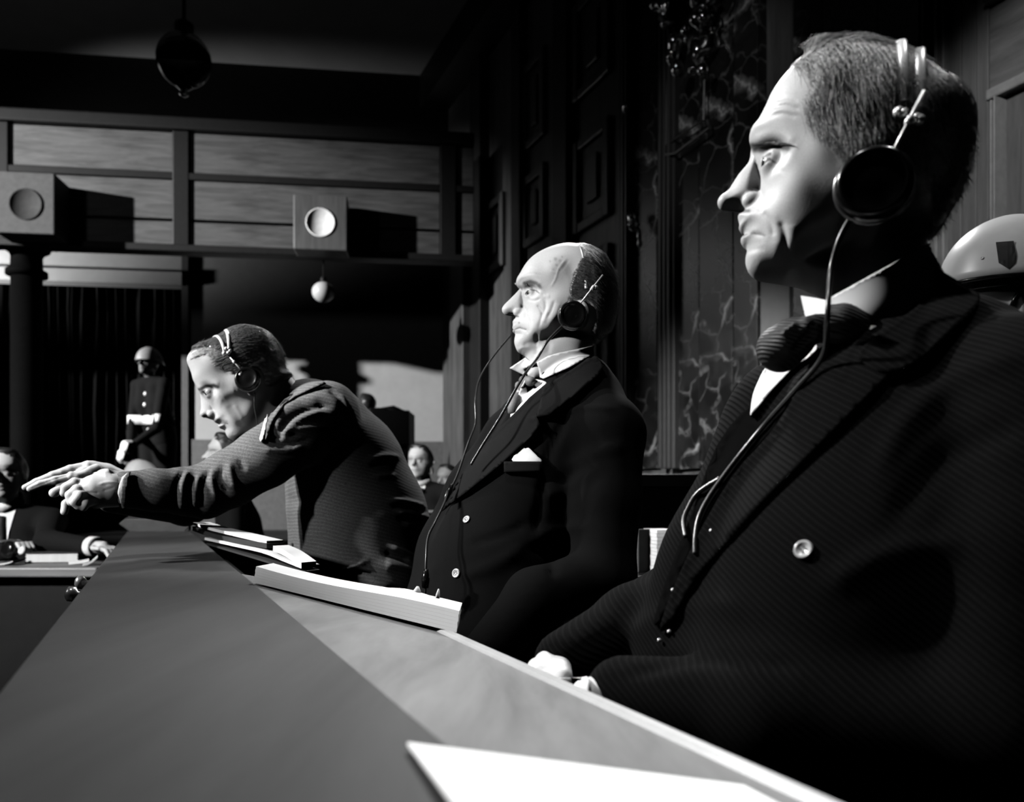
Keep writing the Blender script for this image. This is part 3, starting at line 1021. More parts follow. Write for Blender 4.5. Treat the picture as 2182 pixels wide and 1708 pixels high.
def hair_strands(S, fr, name, mat, parent, n, length, flow, rad=0.00035, off=0.005, lift=0.004, dens=None, seg=7, near=0.8):
    """single hairs lying over the shell; flow(u, w) -> direction in the profile plane"""
    reg = spline(S['hair'], 4, True)
    out = spline(S['hair_out'], 4, True)
    lo, hi = reg.min(0), reg.max(0)
    Pn = []
    while len(Pn) < n:
        q = lo + rng.random((n * 2, 2)) * (hi - lo)
        m = (poly_sd(q[:, 0], q[:, 1], reg) > 0.001) & (np.maximum(poly_sd(q[:, 0], q[:, 1], out), poly_sd(q[:, 0], q[:, 1], S['skull_s'])) > 0.0015)
        q = q[m]
        if dens is not None:
            q = q[rng.random(len(q)) < dens(q[:, 0], q[:, 1])]
        Pn.extend(q.tolist())
    P = np.array(Pn[:n])
    sgn = np.where(rng.random(n) < near, 1.0, -1.0)
    L = length * (0.6 + 0.8 * rng.random(n))
    up = lift * rng.random(n) ** 2
    pts = []
    cur = P.copy()
    jit = rng.normal(0, 0.18, n)
    def surf(q):
        d = np.maximum(poly_sd(q[:, 0], q[:, 1], out), poly_sd(q[:, 0], q[:, 1], S['skull_s']))
        H = idw(q[:, 0], q[:, 1], S['Hc']) + off
        return H * np.clip(1 - (np.clip(S['R'] - d, 0, None) / S['R']) ** HP, 0, 1) ** (1 / HP), d
    for k in range(seg):
        v, d = surf(cur)
        t = k / (seg - 1)
        pts.append(np.stack([cur[:, 0], sgn * (v + up * t), cur[:, 1]], 1))
        fx, fy = flow(cur[:, 0], cur[:, 1])
        l = np.sqrt(fx * fx + fy * fy) + 1e-9
        fx, fy = fx / l, fy / l
        c, s = np.cos(jit), np.sin(jit)
        fx, fy = fx * c - fy * s, fx * s + fy * c
        st = (L / seg)[:, None]
        nxt = cur + np.stack([fx, fy], 1) * st
        dn = np.maximum(poly_sd(nxt[:, 0], nxt[:, 1], out), poly_sd(nxt[:, 0], nxt[:, 1], S['skull_s']))
        cur = np.where((dn > -0.002)[:, None], nxt, cur + (nxt - cur) * 0.3)
    A = np.stack(pts, 1)
    cu = bpy.data.curves.new(name, 'CURVE')
    cu.dimensions = '3D'
    cu.bevel_depth = rad
    cu.bevel_resolution = 0
    Wp = fr.world(A.reshape(-1, 3)).reshape(n, seg, 3) - np.array(list(world_of(parent)))
    for i in range(n):
        sp = cu.splines.new('POLY')
        sp.points.add(seg - 1)
        c4 = np.ones((seg, 4)); c4[:, :3] = Wp[i]
        sp.points.foreach_set('co', c4.ravel())
        rr = np.linspace(1, 0.3, seg)
        sp.points.foreach_set('radius', rr)
    cu.materials.append(mat)
    o = bpy.data.objects.new(name, cu)
    COL.objects.link(o)
    o.parent = parent
    o['kind'] = 'stuff'
    return o

def make_spec(T, fr, R):
    """digitised crop coordinates -> head coordinates"""
    def c(p, v=0.0):
        x, y = T(p)
        return fr.px(x, y, v)
    S = {}
    for k in ('skull', 'neck', 'nose', 'hair_out', 'hair'):
        if k in R:
            vv = 0.05 if k == 'hair' else 0.0
            S[k] = np.array([c(p, vv if k == 'hair' and len(p) == 2 else (p[2] if len(p) > 2 else 0.0)) for p in R[k]])
    S['eye'] = c(R['eye'], 0.04)
    S['tip'] = c(R['tip'])
    S['ala'] = c(R['ala'], 0.015)
    S['nostril'] = c(R['nostril'], 0.009)
    if 'ear' in R:
        S['ear'] = c(R['ear'], 0.08)
    S['Hc'] = [c(p[:2], p[2] * 0.7) + (p[2],) for p in R['Hc']]
    if 'Rc' in R:
        S['Rc'] = [c(p[:2], .04) + (p[2],) for p in R['Rc']]
    S['Hn'] = [c(p[:2]) + (p[2],) for p in R['Hn']]
    for k in ('lid', 'tipr', 'alar', 'comb', 'R'):
        if k in R: S[k] = R[k]
    return S

TA = Crop(1480, 60, 702 / 1817)
TB = Crop(980, 500, 440 / 1879)
TC = Crop(360, 660, 600 / 1898)

RAW1 = dict(
    skull=[(700, 172), (620, 210), (548, 258), (480, 328), (425, 405), (388, 485), (352, 548), (320, 585), (307, 622), (308, 648), (322, 690),
           (352, 770), (368, 860), (350, 955), (290, 1016), (246, 1042), (244, 1066), (251, 1095), (247, 1112), (257, 1130), (278, 1146),
           (263, 1163), (257, 1185), (268, 1206), (289, 1224), (290, 1248), (284, 1275), (284, 1305), (293, 1338), (314, 1366), (350, 1388),
           (410, 1396), (490, 1385), (590, 1350), (700, 1290), (800, 1250), (890, 1195), (960, 1130), (1040, 1085), (1150, 1090), (1280, 1080),
           (1375, 1000), (1430, 920), (1470, 840), (1495, 740), (1512, 640), (1518, 560), (1505, 480), (1455, 410), (1385, 350), (1310, 295),
           (1220, 240), (1120, 198), (1020, 168), (900, 152), (790, 155)],
    neck=[(500, 1360), (600, 1440), (700, 1490), (740, 1600), (800, 1800), (1400, 1800), (1380, 1420), (1290, 1230), (1270, 1060), (1150, 950), (900, 1000), (700, 1200)],
    nose=[(318, 672), (300, 738), (240, 812), (192, 888), (148, 948), (138, 974), (150, 995), (192, 1003), (250, 1014), (330, 1005), (375, 960), (390, 880), (375, 790), (350, 700)],
    eye=(425, 722), lid=.0013, tip=(182, 958), ala=(318, 948), nostril=(262, 1000), ear=(1000, 880),
    Hc=[(1050, 420, .078), (1250, 500, .074), (760, 430, .071), (500, 420, .064), (950, 760, .079), (560, 860, .066), (760, 680, .074), (420, 720, .063), (1350, 850, .062),
        (840, 1110, .061), (600, 1180, .056), (450, 960, .055), (310, 900, .037), (325, 1010, .036), (330, 790, .043), (335, 690, .052), (450, 730, .068), (315, 1130, .037), (320, 1330, .032), (480, 1370, .044), (1200, 1050, .058)],
    Hn=[(310, 700, .0085), (255, 800, .0105), (190, 920, .011), (260, 990, .0125), (340, 900, .0185), (370, 980, .018)],
    hair_out=[(620, 205), (560, 165), (600, 142), (680, 118), (800, 112), (900, 110), (1000, 122), (1080, 150), (1190, 190), (1290, 240), (1370, 300), (1460, 345),
              (1530, 410), (1558, 480), (1552, 570), (1545, 650), (1522, 750), (1495, 850), (1458, 930), (1412, 1000), (1370, 1080), (1310, 1150), (1240, 1130), (1100, 1010),
              (960, 900), (800, 700), (700, 480), (640, 320)],
    hair=[(470, 150), (600, 60), (1000, 40), (1400, 200), (1650, 500), (1650, 900), (1400, 1250), (1270, 1190), (1150, 1090), (1090, 960), (1060, 800), (960, 770), (900, 880), (850, 920),
          (850, 800), (850, 690), (800, 600), (770, 480), (755, 390), (740, 310), (710, 245), (600, 230)],
    comb=0.55, Rc=[(560, 1340, .034), (700, 1250, .036), (880, 1170, .030), (960, 1060, .034), (300, 1130, .060), (340, 1330, .045), (420, 900, .066), (600, 300, .066), (1000, 400, .066), (1300, 600, .066), (700, 800, .066), (1300, 950, .06)],
)
RAW2 = dict(
    skull=[(960, 96), (850, 118), (740, 162), (650, 222), (590, 290), (550, 358), (522, 402), (512, 440), (522, 468), (550, 495), (566, 540), (580, 620),
           (566, 690), (520, 748), (482, 790), (483, 825), (478, 850), (488, 864), (479, 876), (485, 888), (501, 898), (503, 920), (497, 950), (498, 985),
           (516, 1020), (545, 1040), (580, 1052), (650, 1046), (730, 1010), (800, 978), (880, 935), (960, 890), (1030, 868), (1120, 900), (1230, 930),
           (1310, 890), (1370, 840), (1400, 780), (1415, 680), (1422, 560), (1398, 430), (1362, 330), (1310, 245), (1230, 175), (1150, 125), (1060, 102)],
    neck=[(560, 1030), (566, 1072), (600, 1112), (612, 1160), (660, 1350), (1250, 1350), (1230, 1150), (1215, 1020), (1240, 930), (1000, 780), (800, 860)],
    nose=[(548, 495), (500, 540), (450, 590), (402, 640), (388, 682), (400, 714), (430, 732), (476, 740), (540, 748), (590, 735), (605, 680), (605, 600), (585, 520)],
    eye=(652, 522), lid=.0042, tip=(428, 684), ala=(530, 705), nostril=(478, 730), ear=(1105, 725),
    Hc=[(1150, 400, .080), (900, 330, .075), (650, 360, .066), (1300, 600, .076), (900, 640, .077), (860, 760, .077), (680, 620, .067), (620, 520, .062), (1300, 820, .064),
        (880, 850, .076), (700, 880, .064), (640, 740, .056), (530, 680, .038), (520, 760, .037), (560, 590, .044), (560, 500, .052), (670, 530, .067), (510, 860, .037), (520, 980, .034), (650, 1030, .046), (1200, 900, .06)],
    Hn=[(548, 510, .0085), (480, 600, .0105), (410, 690, .012), (470, 730, .0135), (560, 680, .019), (590, 730, .018)],
    hair_out=[(1040, 118), (1110, 98), (1180, 112), (1250, 146), (1320, 192), (1362, 250), (1392, 320), (1420, 430), (1442, 550), (1434, 680), (1412, 800),
              (1380, 870), (1310, 930), (1250, 985), (1150, 960), (1050, 800), (1000, 560), (1010, 300)],
    hair=[(1120, 60), (1400, 120), (1520, 400), (1500, 800), (1330, 1010), (1210, 1010), (1190, 900), (1230, 760), (1180, 640), (1090, 590), (1050, 600), (1000, 590), (985, 520), (1010, 430),
          (1050, 330), (1090, 250), (1140, 190), (1130, 130)],
    comb=-0.5, Rc=[(660, 1020, .034), (760, 970, .034), (900, 900, .028), (1000, 850, .034), (500, 860, .060), (540, 1000, .045), (640, 700, .066), (700, 300, .066), (1000, 300, .066), (1300, 500, .066), (820, 600, .066), (1300, 820, .06)],
)
RAW3 = dict(
    skull=[(490, 122), (410, 145), (345, 182), (262, 222), (178, 257), (133, 302), (120, 342), (132, 378), (150, 425), (162, 470), (182, 510), (199, 540), (212, 566),
           (245, 605), (278, 650), (300, 695), (300, 732), (303, 750), (316, 762), (338, 769), (331, 779), (336, 792), (354, 803), (374, 812), (386, 836),
           (406, 858), (448, 870), (512, 856), (568, 806), (618, 725), (655, 650), (700, 590), (730, 500), (760, 440), (768, 390), (756, 340), (738, 285),
           (704, 222), (655, 168), (580, 136)],
    neck=[(430, 850), (520, 880), (570, 930), (640, 1060), (960, 760), (905, 560), (850, 480), (780, 420), (680, 450), (540, 640)],
    nose=[(213, 563), (214, 600), (215, 650), (216, 700), (228, 718), (250, 725), (290, 740), (325, 725), (335, 680), (320, 630), (290, 590), (250, 558)],
    eye=(272, 552), tip=(240, 700), ala=(288, 700), nostril=(255, 722), ear=(560, 500),
    Hc=[(500, 250, .079), (650, 350, .076), (300, 300, .071), (180, 360, .062), (480, 480, .075), (320, 600, .066), (270, 550, .060), (700, 450, .066),
        (560, 680, .062), (430, 740, .056), (380, 650, .055), (270, 660, .038), (310, 720, .037), (240, 600, .044), (225, 560, .052), (300, 555, .066), (345, 775, .037), (390, 840, .033), (470, 850, .044)],
    Hn=[(215, 580, .0085), (218, 640, .0105), (230, 700, .012), (270, 720, .0135), (300, 670, .018), (320, 710, .018)],
    hair_out=[(150, 262), (200, 228), (262, 208), (345, 165), (405, 126), (490, 105), (580, 116), (662, 148), (722, 205), (760, 278), (778, 340), (790, 400), (830, 440), (800, 490),
              (740, 540), (660, 590), (560, 520), (420, 380), (300, 330), (200, 300)],
    hair=[(60, 260), (200, 170), (400, 60), (700, 60), (860, 300), (900, 470), (760, 600), (680, 600), (640, 570), (620, 440), (540, 400), (480, 430), (470, 520), (450, 470),
          (440, 430), (370, 420), (350, 385), (400, 340), (330, 300), (230, 260), (120, 290)],
    comb=-0.7, lid=.0016, Rc=[(470, 850, .034), (540, 810, .034), (620, 700, .030), (670, 610, .034), (330, 770, .060), (395, 830, .045), (340, 620, .066), (250, 350, .066), (500, 250, .066), (700, 350, .066), (460, 560, .066), (720, 480, .06)],
)
fr1 = Frame(Pw(1850, 350, 0.80))
fr2 = Frame(Pw(1205, 640, 1.686))
fr3 = Frame(Pw(520, 810, 1.93))
S1 = make_spec(TA, fr1, RAW1)
S2 = make_spec(TB, fr2, RAW2)
S3 = make_spec(TC, fr3, RAW3)

# ------------------------------------------------------------------ people
m_skin = toned('skin', .48, .35, bump=.00012, nscale=600, var=.08)
m_hair = plain('hair_dark', .035, .38, .5, var=.5, scale=150)
m_hairs = plain('hair_strands', .26, .35, .5, var=.6, scale=200)
m_hairg = plain('hair_grey', .55, .4, .5, var=.4, scale=200)
m_white = plain('white_linen', .80, .8, .2, var=.03)
m_eyew = plain('eye_white', .62, .2, .5, var=.02)
m_iris = plain('eye_iris', .02, .1, .6)
m_black = plain('black_bakelite', .004, .2, .3)
m_chrome = plain('bright_metal', .80, .32, .6, metal=.35, var=.05)
m_cord = plain('rubber_cord', .02, .3, .5)
m_lip = None

def join(*parts):
    V, Fc, n = [], [], 0
    for v, f in parts:
        V.append(np.asarray(v)); Fc.extend([tuple(int(i) + n for i in q) for q in f]); n += len(v)
    return np.concatenate(V), Fc

def bvh_of(*meshes):
    V, Fc = join(*meshes)
    return BVHTree.FromPolygons([Vector(p) for p in V], Fc)

def ray_px(bvh, x, y, bias=0.0):
    c = Vector((0, 0, CZ))
    d = Vector(((x - CX) / F, 1.0, (HY - y) / F)).normalized()
    loc, nor, idx, dist = bvh.ray_cast(c, d)
    if loc is not None and nor.dot(d) > 0: nor = -nor
    return loc, nor, d

def drape(poly, bvh, off=0.003, thick=0.003, step=7.0, smoothp=True, maxjump=0.08, curl=0.0):
    """cloth piece laid on a surface, cut to an outline; follows the surface and has thickness"""
    if smoothp:
        P = spline(poly, 3, True)
    else:
        P = []
        for a, b in zip(poly, list(poly[1:]) + [poly[0]]):
            a, b = np.asarray(a, float), np.asarray(b, float)
            n_ = max(1, int(np.linalg.norm(b - a) / (step * 1.2)))
            P += [a + (b - a) * k / n_ for k in range(n_)]
        P = np.array(P)
    lo, hi = P.min(0), P.max(0)
    pts = [tuple(p) for p in P]
    gx, gy = np.meshgrid(np.arange(lo[0], hi[0], step), np.arange(lo[1], hi[1], step))
    g = np.stack([gx.ravel(), gy.ravel()], 1)
    if len(g):
        g = g[poly_sd(g[:, 0], g[:, 1], P) > step * .45]
    pts += [tuple(p) for p in g]
    n = len(P)
    res = delaunay_2d_cdt([Vector(p) for p in pts], [(i, (i + 1) % n) for i in range(n)], [list(range(n))], 1, 1e-6)
    v2, faces = res[0], [tuple(f) for f in res[2]]
    out, nor, depth = [], [], []
    for p in v2:
        loc, nn, d = ray_px(bvh, p.x, p.y)
        out.append((loc, nn, d)); depth.append((loc - Vector((0, 0, CZ))).length if loc is not None else np.nan)
    depth = np.array(depth)
    med = np.nanmedian(depth)
    ok = np.isfinite(depth) & (np.abs(depth - med) < maxjump)
    Q2 = np.array([(p.x, p.y) for p in v2])
    nb_ = [[] for _ in v2]
    for f in faces:
        for k in range(len(f)):
            a, b = f[k], f[(k + 1) % len(f)]
            nb_[a].append(b); nb_[b].append(a)
    if not ok.all() and ok.any():
        bad = np.where(~ok)[0]
        g_ = np.where(ok)[0]
        gp = np.array([(v2[j].x, v2[j].y) for j in g_])
        for i in bad:
            dd = (np.array([v2[i].x, v2[i].y]) - gp) ** 2
            depth[i] = depth[g_[np.argmin(dd.sum(1))]]
        for _ in range(60):
            for i in bad:
                if nb_[i]: depth[i] = .5 * depth[i] + .5 * np.mean(depth[nb_[i]])
    if ok.any():
        for _ in range(3):
            dm = depth.copy()
            for i in range(len(v2)):
                if nb_[i]: dm[i] = min(depth[i], .5 * depth[i] + .5 * np.mean(depth[nb_[i]]))
            depth = dm
    A, B = [], []
    inner = poly_sd(Q2[:, 0], Q2[:, 1], P)
    for i, (loc, nn, d) in enumerate(out):
        loc = Vector((0, 0, CZ)) + d * (depth[i] if np.isfinite(depth[i]) else med)
        if ok[i]:
            nn = (nn * .35 - d).normalized()
        else:
            nn = -d
        A.append(loc + nn * (off + thick + curl * math.exp(-max(inner[i], 0) / 6.0)))
        B.append(loc + nn * (off * .3))
    V = A + B
    N = len(A)
    Fc = []
    cnt = {}
    for f in faces:
        a, b, c = (V[f[0]], V[f[1]], V[f[2]])
        nrm = (b - a).cross(c - a)
        if nrm.dot(out[f[0]][2]) > 0: f = f[::-1]
        Fc.append(f); Fc.append(tuple(i + N for i in f[::-1]))
        for k in range(len(f)):
            e = (f[k], f[(k + 1) % len(f)])
            cnt[e] = 1
    for (a, b) in cnt:
        if (b, a) not in cnt:
            Fc.append((b, a, a + N, b + N))
    return V, Fc

def put(name, VF, mat, parent, smooth=True, label=None):
    return obj(name, VF[0], VF[1], mat, parent, smooth, label=label)

def cord(name, pts, parent, r=.0022, mat=None, n=10):
    P = spline([list(p) for p in pts], n)
    return MB().tube(P, r, 8).make(name, mat or m_cord, parent, True)

def on(bvh, x, y, off=0.004, D=None):
    loc, nn, d = ray_px(bvh, x, y)
    if loc is None or (D is not None and abs(loc.y - D) > .25):
        return Pw(x, y, D)
    return loc + nn * off

def disc_button(bvh, x, y, rpx, mat, parent, name='button', holes=True, off=0.001, D=1.0, label=None):
    loc, nn, d = ray_px(bvh, x, y)
    if loc is None:
        loc, nn = Pw(x, y, D), -d
    r = rpx / F * loc.y
    o = MB().lathe(loc + nn * off, nn, [(r * .8, -.002), (r, 0), (r, r * .22), (r * .9, r * .34), (r * .72, r * .3), (r * .6, r * .16), (0, r * .13)], 20).make(name, mat, parent, True, label=label)
    if holes:
        a = nn.orthogonal().normalized(); b = nn.cross(a)
        mb = MB()
        for i, j in ((1, 1), (1, -1), (-1, 1), (-1, -1)):
            mb.lathe(loc + nn * (off + r * .13) + (a * i + b * j) * r * .2, nn, [(r * .1, 0), (r * .1, .0006)], 8)
        mb.make('button_holes', m_black, o)
    return o

def eyeball(fr, S, parent, du=0.0, look=(-.93, .35, 0.0), mat=None, ir=.0056):
    e = fr.pt(S['eye'][0] + .0006, EV + .0004, S['eye'][1])
    ax = (fr.U * look[0] + fr.V * look[1] + fr.W * look[2]).normalized()
    r = .0117
    eo = MB().lathe(e, ax, [(r * math.sin(a * math.pi / 14), -r * math.cos(a * math.pi / 14)) for a in range(15)], 20).make('eye', mat or m_eyew, parent, True)
    MB().lathe(e, ax, [(ir, r * .86), (ir * .93, r * .91), (.003, r * .99), (0, r * 1.02)], 16).make('iris', m_iris, eo, True)

def person_root(name, parts, label, tone=None):
    V, Fc = join(*parts)
    o = obj(name, V, Fc, m_skin, None, True, origin=(V[:, 0].mean(), V[:, 1].mean(), V[:, 2].min()))
    set_tone(o, np.full(len(V), .5) if tone is None else tone)
    return tag(o, label, 'person')

def body_core(pts_lists, h=0.014):
    allp = [q for l in pts_lists for q in l]
    lo, hi = bounds(allp, .02)
    def fn(G):
        f = None
        for l in pts_lists:
            g = chain(G, l, .03)
            f = g if f is None else smin(f, g, .05)
        return f
    return sdf_mesh(fn, lo, hi, h)

def shrink(l, d):
    return [(p, max(r - d, .012)) for p, r in l]

# ---------------------------------------------------------------- man 1, nearest, at right
A1 = Vector((.25, -.97, 0)).normalized()
def PW(x, y, Y, r): return (Pw(x, y, Y), r)
def side(p, lat, d, dz=0.0): return Vector(p) + lat * d + Vector((0, 0, dz))
C1 = [Pw(1855, 950, .85), Pw(1822, 1100, .83), Pw(1750, 1260, .81), Pw(1690, 1460, .80)]
N1 = Pw(1935, 705, .83)
Lsh = side(Pw(1900, 720, .84), A1, .175); Lsh.z = CZ + .085
Rsh = side(Pw(1880, 720, .84), A1, -.165); Rsh.z = CZ + .085
t1 = []
for s in (-.065, .065):
    t1.append([(side(N1, A1, s * .7, -.078), .078)] + [(side(c, A1, s), r) for c, r in zip(C1, (.122, .128, .132, .14))])
t1.append([(Rsh, .058), (side(N1, A1, -.05, -.042), .055), (side(N1, A1, 0, -.035), .055), (side(N1, A1, .06, -.040), .055), (Lsh, .062)])
t1.append([PW(1975, 682, .83, .034), (side(N1, A1, 0, -.03), .05)])
el1 = Pw(2120, 1560, .60)
arm1 = [(Lsh, .068), (Lsh.lerp(el1, .5), .062), (el1, .056), (Pw(1650, 1530, .66), .050), (Pw(1330, 1480, .735), .036)]
Rel = Pw(1565, 1200, 1.07)
rarm1 = [(Rsh, .062), (Rel, .052), (Pw(1350, 1330, .93), .043), (Pw(1205, 1408, .86), .034)]
def coat1_fn(G):
    f = None
    for l in t1:
        g = chain(G, l, .03)
        f = g if f is None else smin(f, g, .026)
    f = smin(f, chain(G, arm1, .02), .02)
    f = smin(f, chain(G, rarm1, .02), .02)
    return f
lo, hi = bounds([q for l in t1 + [arm1, rarm1] for q in l], .03)
lo[2] = CZ - .36
cV, cQ = sdf_mesh(coat1_fn, lo, hi, .0065)
cN = vnormals(cV, cQ)
cV = sculpt(cV, cN, [
    ([(2182, 760), (2050, 800), (1930, 900), (1870, 1010)], 26, .004),
    ([(2182, 900), (2010, 980), (1900, 1120)], 30, -.004),
    ([(1760, 1250), (1900, 1180), (2060, 1160)], 30, .005),
    ([(1320, 1360), (1480, 1290), (1600, 1300)], 25, .004),
    ([(1330, 1440), (1500, 1400), (1700, 1420)], 16, -.004),
])
hv1, hq1 = head_mesh(S1, .0015)
hw1 = fr1.world(hv1)
hn1 = vnormals(hw1, hq1)
ST1 = [
    ([(325, 618), (400, 596), (490, 600), (550, 640)], 30, .0055),      # brow ridge
    ([(322, 672), (370, 690), (430, 680)], 22, -.0050),                 # hollow under the brow
    ([(395, 752), (440, 775), (500, 790)], 12, -.0010),                 # bag
    ([(372, 716), (405, 722), (445, 742)], 9, -.0012),
    ([(345, 888), (372, 920), (372, 985), (345, 1010)], 14, -.0030),    # wing crease
    ([(372, 1010), (420, 1080), (432, 1150)], 15, -.0040),              # fold to the mouth corner
    ([(470, 1060), (497, 1150), (490, 1250)], 20, -.0085),              # hollow cheek
    ([(535, 1080), (550, 1160), (538, 1230)], 26, .0028),
    ([(440, 1170), (450, 1250), (420, 1330)], 26, .0020),
    ([(262, 1146), (320, 1130), (385, 1140)], 9, -.0026),               # mouth line
    ([(262, 1185), (320, 1170), (370, 1160)], 18, .0018),
    ([(290, 1232), (340, 1220), (390, 1215)], 16, -.0018),              # chin crease
    ([(300, 1310), (360, 1330)], 34, .0020),
    ([(450, 400), (510, 385), (570, 410)], 10, -0.0022), ([(430, 440), (500, 425), (580, 450)], 10, -0.0026), ([(410, 490), (480, 470), (560, 490)], 11, -0.0022),
    ([(440, 420), (510, 405), (575, 430)], 9, 0.0020), ([(420, 465), (490, 448), (570, 470)], 9, 0.0020),
]
hw1 = sculpt(hw1, hn1, ST1, TA, TA.s, .24)
tone1 = np.full(len(hw1), .52)
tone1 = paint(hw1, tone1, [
    ([(318, 648), (380, 640), (450, 640), (515, 662)], 20, .08), ([(335, 668), (390, 665)], 18, .10),  # second stroke paints the brow's shade into the eye socket
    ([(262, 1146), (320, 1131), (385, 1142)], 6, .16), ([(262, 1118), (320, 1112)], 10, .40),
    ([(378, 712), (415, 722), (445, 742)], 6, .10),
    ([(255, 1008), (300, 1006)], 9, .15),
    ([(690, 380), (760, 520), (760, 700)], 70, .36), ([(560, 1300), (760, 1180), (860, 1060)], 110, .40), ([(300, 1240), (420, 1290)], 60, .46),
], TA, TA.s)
hands1 = []
def finger(pts, r0, r1):
    n = len(pts)
    return [(p, r0 + (r1 - r0) * i / (n - 1)) for i, p in enumerate(pts)]
def hand_mesh(chains, h=.0022, k=.006, blobs=()):
    allp = [q for l in chains for q in l] + [(b[0], max(b[1])) for b in blobs]
    lo, hi = bounds(allp, .006)
    def fn(G):
        f = None
        for l in chains:
            g = chain(G, l, .003)
            f = g if f is None else smin(f, g, k)
        for b in blobs:
            g = ellip(G, b[0], b[1], b[2] if len(b) > 2 else None)
            f = g if f is None else smin(f, g, .01)
        return f
    return sdf_mesh(fn, lo, hi, h)
# hands resting past the desk edge
hR = [[(Pw(1205, 1408, .86), .024), (Pw(1180, 1428, .845), .022)],
      finger([Pw(1180, 1420, .85), Pw(1160, 1408, .84), Pw(1142, 1420, .825), Pw(1132, 1440, .815)], .0095, .0075),
      finger([Pw(1185, 1424, .835), Pw(1166, 1418, .825), Pw(1150, 1432, .81), Pw(1142, 1455, .80)], .0095, .0075),
      finger([Pw(1192, 1432, .825), Pw(1174, 1430, .815), Pw(1162, 1446, .80), Pw(1158, 1466, .79)], .009, .0072),
      finger([Pw(1198, 1440, .815), Pw(1184, 1442, .805), Pw(1176, 1458, .79)], .0085, .0065),
      finger([Pw(1195, 1412, .84), Pw(1200, 1442, .80), Pw(1186, 1470, .785)], .010, .008)]
hL = [[(Pw(1330, 1480, .735), .026), (Pw(1270, 1500, .73), .025)],
      finger([Pw(1262, 1490, .735), Pw(1225, 1490, .74), Pw(1200, 1512, .74)], .0095, .0075),
      finger([Pw(1262, 1500, .725), Pw(1222, 1506, .73), Pw(1198, 1530, .73)], .0095, .0075),
      finger([Pw(1265, 1510, .715), Pw(1230, 1522, .72), Pw(1208, 1545, .72)], .009, .0072),
      finger([Pw(1270, 1518, .705), Pw(1242, 1535, .71)], .0085, .0065),
      finger([Pw(1290, 1480, .745), Pw(1250, 1476, .755), Pw(1222, 1492, .76)], .010, .008)]
hands1 = [hand_mesh(hR), hand_mesh(hL)]
core1 = body_core([shrink(l, .035) for l in t1 + [arm1, rarm1]])
p1 = person_root('person', [(hw1, hq1)] + hands1 + [core1], 'nearest man in profile in black ribbed coat, wing collar and bow tie, wearing headphones',
                 np.concatenate([tone1, np.full(len(hands1[0][0]) + len(hands1[1][0]) + len(core1[0]), .55)]))
m_coat1 = cloth('ribbed_black_wool', .0019, 190, (.55, -.25, .80), 2.4, .95, .04, weave=700, warp=.03)
coat1 = obj('coat', cV, cQ, m_coat1, p1, True)
b_head1 = bvh_of((hw1, hq1)); b_coat1 = bvh_of((cV, cQ)); b_all1 = bvh_of((hw1, hq1), (cV, cQ))
def hairs(name, segs, r, mat, parent):
    cu = bpy.data.curves.new(name, 'CURVE'); cu.dimensions = '3D'; cu.bevel_depth = r; cu.bevel_resolution = 0
    for a, b in segs:
        sp = cu.splines.new('POLY'); sp.points.add(2)
        for k, t in enumerate((0, .55, 1)):
            q = Vector(a).lerp(Vector(b), t) - world_of(parent)
            sp.points[k].co = (*q, 1); sp.points[k].radius = 1 - .7 * t
    cu.materials.append(mat)
    o = bpy.data.objects.new(name, cu); COL.objects.link(o); o.parent = parent; o['kind'] = 'stuff'
    return o
segs = []
for i in range(150):
    t = rng.random()
    x, y = 312 + 205 * t, 660 - 28 * math.sin(t * 2.4) + 16 * (rng.random() - .5) * (1.6 - t)
    l0 = on(b_head1, *TA((x, y)), 0.0, .78); l1 = on(b_head1, *TA((x + 26 + 10 * rng.random(), y - 16 + 22 * t)), .0022, .78)
    if (l0 - l1).length < .02: segs.append((l0, l1))
hairs('eyebrow', segs, .0004, m_hair, p1)
eyeball(fr1, S1, p1, mat=plain('eye_shaded', .30, .3, .4))  # eye white darkened: shade under the brow is put into its colour
V, Q = hair_mesh(S1, .0024)
hair1 = put('hair', (fr1.world(V), Q), m_hair, p1)
def c1(x, y, v=0.0): return np.array(fr1.px(*TA((x, y)), v))
part1 = c1(1090, 225, .03)
def flow1(u, w_):
    # combed back over the top, forward-down at the temple
    top = 1 / (1 + np.exp(-(w_ - c1(900, 215)[1]) / .006))
    fx = top * 1.0 + (1 - top) * .22
    fy = top * (.25 - 6 * (u - c1(800, 200)[0])) + (1 - top) * -1.0
    back = 1 / (1 + np.exp(-(u - c1(1250, 300)[0]) / .012))
    return fx * (1 - back) + back * .45, fy * (1 - back) - back * .9
def dens1(u, w_):
    return np.ones_like(u)
hair_strands(S1, fr1, 'hair_strands', m_hairs, p1, 3600, .034, flow1, .00028, .0052, .004)
S1t = dict(S1)
S1t['hair'] = np.array([fr1.px(*TA(p), 0.02) for p in [(520, 240), (560, 110), (720, 60), (1000, 60), (1130, 130), (1100, 215), (900, 205), (720, 205), (640, 240), (600, 262)]])
def flow1t(u, w_): return np.ones_like(u), .55 - 11 * (u - c1(700, 200)[0]) + 0 * u
hair_strands(S1t, fr1, 'hair_forelock', m_hairg, p1, 1500, .045, flow1t, .00030, .006, .009)
S1u = dict(S1)
S1u['hair'] = np.array([fr1.px(*TA(p), 0.055) for p in [(690, 235), (900, 215), (1080, 230), (1100, 380), (980, 600), (930, 760), (850, 830), (760, 700), (680, 640), (600, 560), (580, 430), (640, 320)]])
def flow1u(u, w_): return .35 + 0 * u, -1 + 0 * u
hair_strands(S1u, fr1, 'temple_hair', plain('hair_salt', .38, .4, .5, var=.6, scale=300), p1, 2200, .018, flow1u, .00022, .0028, .0022)
